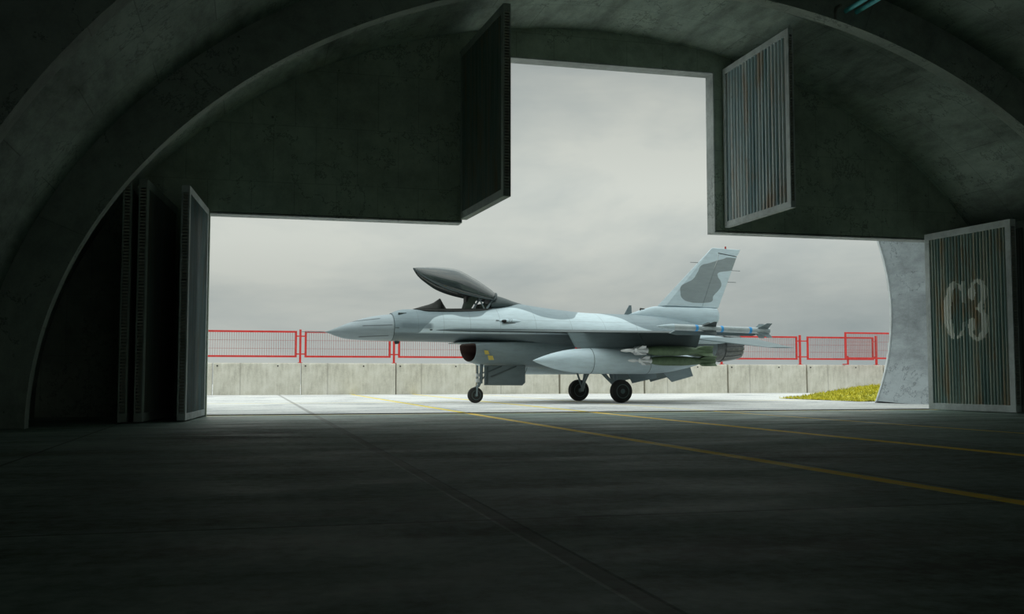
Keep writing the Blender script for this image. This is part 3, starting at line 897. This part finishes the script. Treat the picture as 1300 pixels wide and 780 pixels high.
# air intake under the fuselage with a raked mouth
def duct_ring(bm, s, zt, zb, w, rake, inset=0.0, nl=2.1, n=40):
    vs = []
    zt -= inset; zb += inset; w -= inset
    zc = zt - .10
    for k in range(n):
        a = 2 * PI * k / n; c, sn = math.cos(a), math.sin(a)
        e = 4.0 if sn >= 0 else nl
        y = w * math.copysign(abs(c) ** (2 / e), c)
        z = zc + (zt - zc) * abs(sn) ** (2/e) if sn >= 0 else zc - (zc - zb) * abs(sn) ** (2/e)
        vs.append(bm.verts.new((s + rake * (zt - z), y, z)))
    return vs
DS = [(4.74, 1.885, 1.315, .78, .10), (4.77, 1.90, 1.295, .795, .10), (4.95, 1.92, 1.26, .80, .08), (5.2, 1.94, 1.22, .80, .05), (5.6, 1.95, 1.185, .80, .02), (6.0, 1.97, 1.17, .80, 0), (7.0, 1.98, 1.14, .82, 0), (8.3, 1.96, 1.07, .88, 0),
      (10, 1.92, 1.05, .90, 0), (11.4, 1.9, 1.10, .84, 0), (12.7, 1.88, 1.26, .68, 0), (13.7, 1.86, 1.41, .53, 0)]
bm = newbm(); rings = []
cc_ = list(zip(*DS))
for i in range(61):
    u = i / 60; s_ = 4.74 + (13.7 - 4.74) * u ** 1.5
    q = [hermite(cc_[0], cc_[k], s_) for k in range(1, 5)]
    rings.append(duct_ring(bm, s_, *q))
bridge(bm, rings, True, False, True)
intake = obj('air_intake', bm, P_mid, jet, True)
bm = newbm(); rings = [duct_ring(bm, 4.74, 1.885, 1.315, .78, .10), duct_ring(bm, 4.76, 1.885, 1.315, .78, .10, .02), duct_ring(bm, 5.3, 1.85, 1.34, .66, .1), duct_ring(bm, 6.4, 1.85, 1.35, .45, 0)]
bridge(bm, rings, True, False, True)
o = obj('intake_duct', bm, P_duct, intake, True); o['label'] = 'dark inside of the air intake'
bm = newbm(); add_prism(bm, [(4.25, -.46), (4.25, .46), (4.8, .74), (6.0, .74), (6.0, -.74), (4.8, -.74)], 'z', 1.888, 1.912)
obj('splitter_plate', bm, P_mid, intake)
bm = newbm(); add_box(bm, 4.7, 6.5, -.36, .36, 1.88, 2.0); obj('diverter', bm, P_dark, intake)
bm = newbm()
for (sx_, z_, w_, h_) in ((5.0, 1.66, .14, .13), (5.12, 1.50, .17, .14)):
    yv = -.81
    vs = [bm.verts.new((sx_, yv - .005, z_)), bm.verts.new((sx_ + w_, yv - .012, z_ - .01)), bm.verts.new((sx_ + w_ + .05, yv + .004, z_ - h_)), bm.verts.new((sx_ + .05, yv + .03, z_ - h_))]
    bm.faces.new(vs)
obj('warning_stencil', bm, P_yel, intake)

# wings (planform by leading/trailing edge, thin lens section)
LE = [(.30, 2.9), (.55, 3.35), (.70, 3.9), (.90, 4.9), (1.15, 6.0), (1.40, 6.85), (1.60, 7.25), (4.85, 9.95)]
def wing(sgn):
    bm = newbm(); rings = []
    ts = [.30, .42, .55, .62, .70, .8, .90, 1.0, 1.15, 1.28, 1.40, 1.5, 1.6, 1.9, 2.4, 3.0, 3.7, 4.4, 4.85]
    for t_ in ts:
        le = hermite([q[0] for q in LE], [q[1] for q in LE], t_)
        te = 11.25 - .04 * t_
        zc = 2.315 - .035 * t_
        th_ = .26 - .045 * t_ if t_ < 1.6 else .19 - .032 * (t_ - 1.6)
        up, lo = [], []
        for k in range(13):
            u = (k / 12) ** 1.6
            prof = 2.2 * math.sqrt(u) * (1 - u) * .62 + .02 * (1 - u)
            droop = -.02 * (1 - u) ** 6
            s_ = le + (te - le) * u
            # strake: keep its thickness local to the edge
            h_ = min(th_ / 2 * prof * 1.2, .004 + (s_ - le) * .09)
            up.append(bm.verts.new((s_, -sgn * t_, zc + h_ + droop))); lo.append(bm.verts.new((s_, -sgn * t_, zc - h_ * .75 + droop - .001)))
        rings.append(up + lo[::-1])
    bridge(bm, rings)
    w_ = obj('wing', bm, P_body, jet, True)
    w_.data.materials[0] = P_dark  # whole wing darkened so its paint carries the underside shade
    # flaperon and leading-edge flap lines as thin sub-parts
    bm = newbm()
    add_prism(bm, [(11.20, -sgn*1.35), (11.10, -sgn*3.6), (11.135, -sgn*3.6), (11.235, -sgn*1.35)], 'z', 2.19, 2.215)
    obj('flaperon_edge', bm, P_dark, w_)
    bm = newbm(); add_prism(bm, [(9.25, 2.10), (9.45, 2.19), (12.15, 2.17), (12.3, 2.11), (12.1, 2.06), (9.5, 2.06)], 'y', *sorted((-sgn*4.84, -sgn*4.93)))
    obj('tip_rail', bm, P_mid, w_)
    return w_
wing_p = wing(1); wing_s = wing(-1)

# tail fin with rudder
def slab(poly, th0, th1, name, mat, parent, zlo, zhi):
    """tapered vertical slab polygon (s,z), thickness th0 at zlo to th1 at zhi, with a sharpened outline"""
    bm = newbm()
    cx = sum(p[0] for p in poly)/len(poly); cz_ = sum(p[1] for p in poly)/len(poly)
    def T(z): return th0 + (th1 - th0) * (z - zlo) / (zhi - zlo)
    edge = [bm.verts.new((p[0], 0, p[1])) for p in poly]
    inn = []
    for sg in (-1, 1):
        inn.append([bm.verts.new((p[0] + (cx - p[0]) * .14, sg * T(p[1]) / 2, p[1] + (cz_ - p[1]) * .02)) for p in poly])
    n_ = len(poly)
    for k, lst in enumerate(inn):
        for i in range(n_):
            j = (i + 1) % n_
            bm.faces.new((edge[i], edge[j], lst[j], lst[i]) if k == 0 else (edge[j], edge[i], lst[i], lst[j]))
        bm.faces.new(lst if k else lst[::-1])
    return obj(name, bm, mat, parent)
fin = slab([(11.68, 3.27), (13.90, 5.39), (13.98, 5.405), (15.11, 5.385), (14.98, 5.16), (14.25, 5.24), (13.34, 3.26)], .15, .05, 'tail_fin', P_fin, jet, 3.27, 5.4)
slab([(13.352, 3.265), (14.262, 5.225), (14.96, 5.14), (14.11, 3.25)], .09, .035, 'rudder', P_fin, fin, 3.27, 5.2)
bm = loft([(10.55, 2.96, 2.94, 2.90, .02), (10.9, 3.08, 2.94, 2.8, .09), (11.68, 3.265, 2.95, 2.7, .13), (12.6, 3.275, 2.95, 2.6, .16), (13.6, 3.27, 2.95, 2.5, .17), (14.10, 3.25, 2.98, 2.72, .13), (14.16, 3.12, 2.98, 2.85, .05)], 40, 24)
obj('fin_fairing', bm, P_light, jet, True)
bm = newbm(); add_tube(bm, [(14.48, 0, 5.39), (14.48, 0, 5.47)], .03, 8); obj('beacon', bm, P_redl, fin)['label'] = 'small red lamp on the fin tip'
for (x0, x1, z_) in ((13.02, 13.48, 4.85), (14.6, 15.08, 4.62), (14.4, 14.9, 4.20)):
    bm = newbm(); add_tube(bm, [(x0, 0, z_), (x1, 0, z_)], .009, 6); obj('static_wick', bm, P_dark, fin)

# horizontal stabilisers
def hstab(sgn):
    bm = newbm(); P = [(1.05, 12.45, 15.0), (2.95, 14.12, 15.10)]
    rings = []
    for i in range(9):
        u = i / 8; t_ = P[0][0] + (P[1][0]-P[0][0])*u; le = P[0][1] + (P[1][1]-P[0][1])*u; te = P[0][2] + (P[1][2]-P[0][2])*u
        zc = 2.12 - .33 * u; th_ = .10 * (1 - u) + .025
        up, lo = [], []
        for k in range(9):
            v_ = k / 8; h_ = th_/2 * (math.sin(PI * min(1, v_ * .9 + .05)) ** .6)
            up.append(bm.verts.new((le + (te-le)*v_, -sgn*t_, zc + h_))); lo.append(bm.verts.new((le + (te-le)*v_, -sgn*t_, zc - h_ - .001)))
        rings.append(up + lo[::-1])
    bridge(bm, rings)
    return obj('horizontal_stabilizer', bm, P_mid, jet, True)
hstab(1); hstab(-1)
for sg in (1, -1):   # side shelves carrying the tailplane and the split air brakes
    bm = newbm(); rings = []
    for s_, w0, w1, zh, zl in ((10.8, .8, 1.18, 2.30, 2.10), (11.6, .7, 1.16, 2.33, 1.98), (12.6, .5, 1.10, 2.30, 1.95), (13.6, .42, 1.04, 2.22, 1.96), (14.35, .40, .92, 2.13, 2.05)):
        zc = (zh + zl)/2
        rings.append([bm.verts.new((s_, -sg*y_, z_)) for y_, z_ in ((w0, zh), (w1 - .12, zh - .01), (w1, zc), (w1 - .12, zl + .01), (w0, zl))])
    bridge(bm, rings); obj('speed_brake', bm, P_light, jet, True)
for sg in (1, -1):   # ventral fins
    bm = newbm()
    y0, y1 = -sg*.46, -sg*.72
    P = [(11.35, 1.20), (12.60, 1.36), (12.62, .86), (11.80, .66)]
    vs = []
    for off in (-.02, .02):
        vs.append([bm.verts.new((p[0], (y0 if p[1] > 1 else y1) + off, p[1])) for p in P])
    bm.faces.new(vs[0]); bm.faces.new(vs[1][::-1])
    for i in range(4):
        j = (i+1) % 4; bm.faces.new((vs[0][i], vs[0][j], vs[1][j], vs[1][i]))
    obj('ventral_fin', bm, P_mid, jet)

# exhaust nozzle
bm = newbm(); n_ = 36; rings = []
for s_, r_, zc in ((13.6, .515, 1.90), (13.75, .53, 1.895), (14.1, .52, 1.89), (14.5, .47, 1.89), (14.9, .40, 1.89), (14.90, .375, 1.89), (14.4, .40, 1.89), (13.9, .36, 1.89)):
    rings.append([bm.verts.new((s_, r_ * math.cos(2*PI*k/n_), zc + r_ * math.sin(2*PI*k/n_))) for k in range(n_)])
bridge(bm, rings, True, True, True)
noz = obj('exhaust_nozzle', bm, P_metal, jet, True)
for k in range(18):
    a = 2*PI*(k + .5)/18; bm = newbm()
    pts = [(14.12, .535), (14.5, .485), (14.93, .412)]
    R_ = []
    for s_, r_ in pts:
        row = []
        for da, dr in ((-.155, -.01), (-.12, .008), (.12, .008), (.155, -.01), (.12, -.02), (-.12, -.02)):
            row.append(bm.verts.new((s_, (r_+dr) * math.cos(a+da), 1.89 + (r_+dr) * math.sin(a+da))))
        R_.append(row)
    bridge(bm, R_); obj('nozzle_petal', bm, P_metal, noz)

# cockpit: tub, glare shield, seat, canopy
bm = loft([(2.95, 2.96, 2.94, 2.85, .10), (3.3, 2.975, 2.9, 2.8, .36), (4.3, 3.0, 2.9, 2.8, .42), (5.3, 3.05, 2.95, 2.8, .40), (5.55, 3.11, 3.0, 2.9, .3)], 20, 28)
obj('cockpit_tub', bm, P_shroud, jet, True)
bm = newbm(); rings = []
for s_, h_, w_ in ((2.92, .01, .12), (3.2, .10, .28), (3.45, .17, .34), (3.62, .24, .34), (3.80, .37, .20), (3.82, .36, .16), (3.86, .22, .32), (3.92, .05, .36)):
    rings.append([bm.verts.new((s_, w_ * math.cos(PI*k/14), 2.94 + h_ * math.sin(PI*k/14) ** .8)) for k in range(15)])
bridge(bm, rings, False, True, True)
obj('instrument_shroud', bm, P_shroud, jet, True)
seat = None
bm = newbm()
add_prism(bm, [(4.55, 2.85), (4.70, 2.85), (5.02, 3.36), (4.88, 3.40), (4.72, 3.36)], 'y', -.20, .20)
seat = obj('ejection_seat', bm, P_seat, jet)
bm = newbm(); add_box(bm, 4.64, 4.92, -.15, .15, 3.20, 3.42, .04); obj('headrest', bm, P_shroud, seat)
bm = newbm()
for y_ in (-.19, .19): add_tube(bm, [(4.78, y_, 2.85), (5.16, y_, 3.44)], .03, 6)
obj('seat_rail', bm, P_gear, seat)
bm = newbm()
for y_ in (-.3, .3):
    add_tube(bm, [(5.20, y_, 2.98), (5.02, y_, 3.36)], .028, 8); add_tube(bm, [(5.28, y_, 3.0), (5.55, y_, 3.40)], .04, 8)
add_tube(bm, [(5.1, -.32, 3.3), (5.1, .32, 3.3)], .025, 8)
obj('canopy_actuator', bm, P_gear, jet)
bm = newbm(); add_box(bm, 5.08, 5.42, -.24, .24, 2.98, 3.16, .04); obj('avionics_box', bm, P_seat, jet)
bm = loft([(5.42, 3.36, 3.1, 3.0, .36), (5.62, 3.455, 3.12, 3.0, .42), (5.95, 3.385, 3.12, 3.0, .40), (6.25, 3.29, 3.1, 3.0, .32), (6.6, 3.205, 3.1, 3.0, .15)], 20, 24)
obj('rear_canopy_fairing', bm, P_dark, jet, True)['label'] = 'dark tinted fairing behind the open canopy'

# open bubble canopy
LOW = [(2.94, 4.235), (3.15, 4.02), (3.46, 3.82), (3.85, 3.62), (4.35, 3.47), (4.91, 3.36), (5.50, 3.28)]
TOPC = [(2.94, 4.24), (3.0, 4.262), (3.3, 4.285), (3.7, 4.30), (4.24, 4.27), (4.91, 4.0), (5.45, 3.68), (5.66, 3.52)]
def curve_at(C, u):
    L = [0]; 
    for p, q in zip(C, C[1:]): L.append(L[-1] + math.dist(p, q))
    d = u * L[-1]
    return hermite(L, [p[0] for p in C], d), hermite(L, [p[1] for p in C], d)
def wid(u): return .46 * min(1, (math.sin(min(1, u / .62) * PI / 2)) ** .75) * (1 - .12 * max(0, (u - .6) / .4))
bm = newbm(); rings = []; NS, NR_ = 30, 22
railP, railS = [], []
for i in range(NS + 1):
    u = i / NS
    ls, lz = curve_at(LOW, u); ts_, tz = curve_at(TOPC, u); w_ = max(.01, wid(u))
    row = []
    for k in range(NR_ + 1):
        a = PI * k / NR_; c = math.cos(a); h_ = math.sin(a) ** .85
        row.append(bm.verts.new((ls + (ts_ - ls) * h_, w_ * c * (1 + .06 * math.sin(a)), lz + (tz - lz) * h_)))
    rings.append(row); railP.append((ls, -w_, lz)); railS.append((ls, w_, lz))
bridge(bm, rings, False, False, False)
can = obj('canopy', bm, P_glass, jet, True)
can['label'] = 'raised smoke-tinted bubble canopy'
sm = can.modifiers.new('thickness', 'SOLIDIFY'); sm.thickness = .022; sm.offset = -1
bm = newbm()
add_tube(bm, railP, .024, 8); add_tube(bm, railS, .024, 8)
last = rings_last = [(curve_at(LOW, 1)[0] + (curve_at(TOPC, 1)[0] - curve_at(LOW, 1)[0]) * math.sin(PI*k/16) ** .85, wid(1) * math.cos(PI*k/16), curve_at(LOW, 1)[1] + (curve_at(TOPC, 1)[1] - curve_at(LOW, 1)[1]) * math.sin(PI*k/16) ** .85) for k in range(17)]
add_tube(bm, last, .03, 8)
obj('canopy_frame', bm, P_dark, can, True)
bm = newbm()
pts = []
for k in range(17):
    u = .78; ls, lz = curve_at(LOW, u); ts_, tz = curve_at(TOPC, u); a = PI * k / 16; h_ = math.sin(a) ** .85
    pts.append((ls + (ts_ - ls) * h_ * .96, wid(u) * .96 * math.cos(a), lz + (tz - lz) * h_ * .96))
add_tube(bm, pts, .016, 6); obj('canopy_bow', bm, P_dark, can, True)

# landing gear
def wheel(parent, c, r, w_, tilt=0.0):
    bm = newbm(); n_ = 36; prof = [(-.5, .60), (-.5, .84), (-.42, .95), (-.22, 1.0), (.22, 1.0), (.42, .95), (.5, .84), (.5, .60)]
    R_ = [[bm.verts.new((c[0] + r*q*math.cos(2*PI*k/n_), c[1] + w_*p + tilt*r*q*math.sin(2*PI*k/n_), c[2] + r*q*math.sin(2*PI*k/n_))) for k in range(n_)] for p, q in prof]
    bridge(bm, R_, True, True, True)
    wh = obj('wheel', bm, P_tyre, parent, True)
    return wh
def hub(parent, c, r, w_):
    bm = newbm(); n_ = 24; prof = [(-.53, .0001), (-.54, .18), (-.50, .22), (-.47, .50), (-.53, .60), (-.48, .63), (.48, .63), (.53, .60), (.47, .50), (.50, .22), (.54, .18), (.53, .0001)]
    R_ = [[bm.verts.new((c[0] + r*q*math.cos(2*PI*k/n_), c[1] + w_*p, c[2] + r*q*math.sin(2*PI*k/n_))) for k in range(n_)] for p, q in prof]
    bridge(bm, R_, True, True, True)
    return obj('wheel_hub', bm, P_hub, parent, True)
bm = newbm()
add_tube(bm, [(5.22, 0, 1.25), (5.20, 0, .62)], .055, 12); add_tube(bm, [(5.20, 0, .70), (5.10, 0, .52)], .05, 12)
add_tube(bm, [(5.10, 0, .54), (5.02, -.14, .48), (5.01, -.15, .25)], .03, 8); add_tube(bm, [(5.10, 0, .54), (5.02, .14, .48), (5.01, .15, .25)], .03, 8)
add_tube(bm, [(5.01, -.17, .25), (5.01, .17, .25)], .03, 10)
add_tube(bm, [(5.20, 0, .72), (5.75, 0, 1.25)], .028, 8); add_tube(bm, [(5.24, -.08, .95), (5.6, -.08, 1.22)], .02, 6)
add_tube(bm, [(5.08, 0, 1.2), (5.10, 0, .6)], .03, 8)
ng = obj('nose_landing_gear', bm, P_gear, jet, True)
wheel(ng, (5.01, 0, .25), .25, .20); hub(ng, (5.01, 0, .25), .25, .20)
bm = newbm(); add_box(bm, 5.03, 5.15, -.05, .05, .66, .78, .02); add_box(bm, 5.03, 5.15, -.05, .05, .84, .94, .02); obj('taxi_light', bm, P_white, ng)
bm = newbm(); add_prism(bm, [(5.20, 1.20), (6.60, 1.20), (6.60, .65), (6.50, .555), (5.20, .565)], 'y', -.33, -.295)
nd = obj('nose_gear_door', bm, P_door, jet); nd['label'] = 'large rectangular nose gear door hanging open'
bm = newbm()
add_tube(bm, [(5.30, -.35, .98), (5.78, -.345, 1.17)], .018, 6); add_tube(bm, [(5.42, -.35, .84), (6.28, -.345, 1.17)], .022, 6); add_tube(bm, [(5.28, -.345, .60), (5.30, -.345, 1.15)], .03, 6)
obj('door_brace', bm, P_dark, nd)
for sg, tag_l in ((1, 'port'), (-1, 'starboard')):
    s0 = 9.45 if sg > 0 else 9.38
    bm = newbm(); Y = lambda t_: -sg * t_
    add_tube(bm, [(s0, Y(1.40), .37), (s0 + .0, Y(1.18), .42), (s0 + .04, Y(.95), 1.12)], [.05, .06, .07], 12)
    add_tube(bm, [(s0 - .02, Y(1.18), .50), (s0 - .18, Y(.15), 1.12)], .04, 10)
    add_tube(bm, [(s0 - .0, Y(1.22), .46), (s0 - .42, Y(.85), 1.12)], .035, 8)
    add_tube(bm, [(s0, Y(1.55), .37), (s0, Y(1.15), .37)], .045, 10)
    mg = obj('main_landing_gear', bm, P_gear, jet, True)
    wheel(mg, (s0, Y(1.50), .37), .37, .25, .0); hub(mg, (s0, Y(1.50), .37), .37, .25)
    bm = newbm()   # gear door behind the wheel
    vs = []
    for off in (-.018, .018):
        vs.append([bm.verts.new((p[0], Y(.62 + .22 * (1.15 - p[1])) + off, p[1])) for p in ((10.05, 1.15), (11.2, 1.15), (11.22, .80), (10.28, .62))])
    bm.faces.new(vs[0]); bm.faces.new(vs[1][::-1])
    for i in range(4):
        j = (i+1) % 4; bm.faces.new((vs[0][i], vs[0][j], vs[1][j], vs[1][i]))
    obj('main_gear_door', bm, P_mid, jet)

# stores: body-of-revolution helper along x
def rev(bm, prof, y, z, n=24, tiltz=0.0):
    x0 = prof[0][0]
    R_ = [[bm.verts.new((s_, y + r_*math.cos(2*PI*k/n), z + tiltz*(s_ - x0) + r_*math.sin(2*PI*k/n))) for k in range(n)] for s_, r_ in prof]
    bridge(bm, R_, True, True, True)
def fin_x(bm, s0, s1, s2, s3, r0, r1, y, z, ang, th_=.012):
    """one fin: root chord s0..s3 at r0, tip chord s1..s2 at r1, at roll angle"""
    c, sn = math.cos(ang), math.sin(ang); ny, nz_ = -sn * th_/2, c * th_/2
    A = []
    for sg in (-1, 1):
        A.append([bm.verts.new((s_, y + r_*c + sg*ny, z + r_*sn + sg*nz_)) for s_, r_ in ((s0, r0), (s1, r1), (s2, r1), (s3, r0))])
    bm.faces.new(A[0][::-1]); bm.faces.new(A[1])
    for i in range(4):
        j = (i+1) % 4; bm.faces.new((A[0][i], A[0][j], A[1][j], A[1][i]))
def missile(sg):
    y, z = -sg * 5.03, 2.285; tz = -.018
    bm = newbm(); r = .092
    rev(bm, [(9.30, r), (12.62, r), (12.63, r*.7)], y, z - .6*.018, 24, tz)
    m_ = obj('missile', bm, P_missile, jet, True)
    bm = newbm(); rev(bm, [(8.70, .004), (8.82, .03), (8.98, .058), (9.15, .08), (9.30, r + .001)], y, z, 24, tz); obj('nose_cone', bm, P_light, m_, True)
    for s_ in (10.06, 10.93, 11.93):
        bm = newbm(); rev(bm, [(s_ - .045, r + .003), (s_ + .045, r + .003)], y, z + tz*(s_ - 8.75), 24); obj('blue_band', bm, P_blue, m_, True)
    for k in range(4):
        a = PI/4 + k*PI/2
        bm = newbm(); fin_x(bm, 10.2, 10.58, 10.66, 10.72, r*.9, .27, y, z + tz*1.8, a); obj('missile_fin', bm, P_dark, m_)
        bm = newbm(); fin_x(bm, 12.15, 12.42, 12.60, 12.55, r*.9, .30, y, z + tz*3.6, a); obj('missile_fin', bm, P_mid, m_)
    return m_
missile(1); missile(-1)
def tank(sg):
    y, z = -sg * 2.1, 1.325; x0 = 6.10 if sg > 0 else 5.62
    P = [(0, .004), (.12, .055), (.35, .14), (.7, .245), (1.1, .33), (1.6, .39), (2.2, .405), (3.8, .405), (4.5, .37), (5.2, .26), (5.8, .12), (6.1, .02)]
    bm = newbm(); secs = []
    for i in range(49):
        s_ = 6.1 * i / 48
        secs.append((x0 + s_, hermite([p[0] for p in P], [p[1] for p in P], s_)))
    rev(bm, secs, y, z, 32)
    t_ = obj('drop_tank', bm, P_light, jet, True)
    bm = newbm(); add_prism(bm, [(x0+1.5, 1.68), (x0+1.2, 2.2), (x0+4.1, 2.2), (x0+4.0, 1.68)], 'y', y - .05, y + .05); obj('tank_pylon', bm, P_mid, t_)
    bm = newbm(); rev(bm, [(x0+1.9, .408), (x0+1.92, .408)], y, z, 32); rev(bm, [(x0+3.9, .405), (x0+3.92, .405)], y, z, 32); obj('tank_seam', bm, P_mid, t_)
    bm = newbm(); add_box(bm, x0+1.45, x0+1.62, y - .05, y + .05, 1.70, 1.745, .01); obj('filler_cap', bm, P_redl, t_)
tank(1); tank(-1)
def bomb(sg, s_, t_, z):
    y = -sg * t_
    bm = newbm(); rev(bm, [(s_+.80, .09), (s_+.95, .125), (s_+1.25, .15), (s_+1.9, .152), (s_+2.4, .12), (s_+2.75, .075), (s_+2.8, .07)], y, z, 20)
    b = obj('guided_bomb', bm, P_olive, jet, True)
    bm = newbm(); rev(bm, [(s_, .012), (s_+.06, .035), (s_+.18, .055), (s_+.26, .05), (s_+.30, .035), (s_+.36, .035), (s_+.40, .075), (s_+.78, .085), (s_+.81, .09)], y, z, 16); obj('seeker', bm, P_white, b, True)['label'] = 'pale guidance nose'
    for k in range(4):
        a = PI/4 + k*PI/2
        bm = newbm(); fin_x(bm, s_+.44, s_+.56, s_+.70, s_+.72, .07, .19, y, z, a); obj('control_fin', bm, P_white, b)
        bm = newbm(); fin_x(bm, s_+2.45, s_+2.75, s_+3.1, s_+3.1, .07, .22, y, z, a); obj('tail_blade', bm, P_olive, b)
    bm = newbm(); rev(bm, [(s_+2.8, .07), (s_+3.12, .07)], y, z, 16); obj('tail_boom', bm, P_olive, b)
for sg in (1, -1):
    bomb(sg, 8.68, 3.17, 1.64); bomb(sg, 8.9, 3.0, 1.33)
    if sg > 0: bomb(sg, 8.74, 2.83, 1.64)
    bm = newbm(); y = -sg*3.0
    add_prism(bm, [(9.3, 2.2), (9.6, 1.62), (11.3, 1.62), (11.5, 2.2)], 'y', y - .045, y + .045)
    add_box(bm, 9.5, 11.45, y - .07, y + .07, 1.52, 1.66, .02)
    obj('bomb_rack', bm, P_dark, jet)
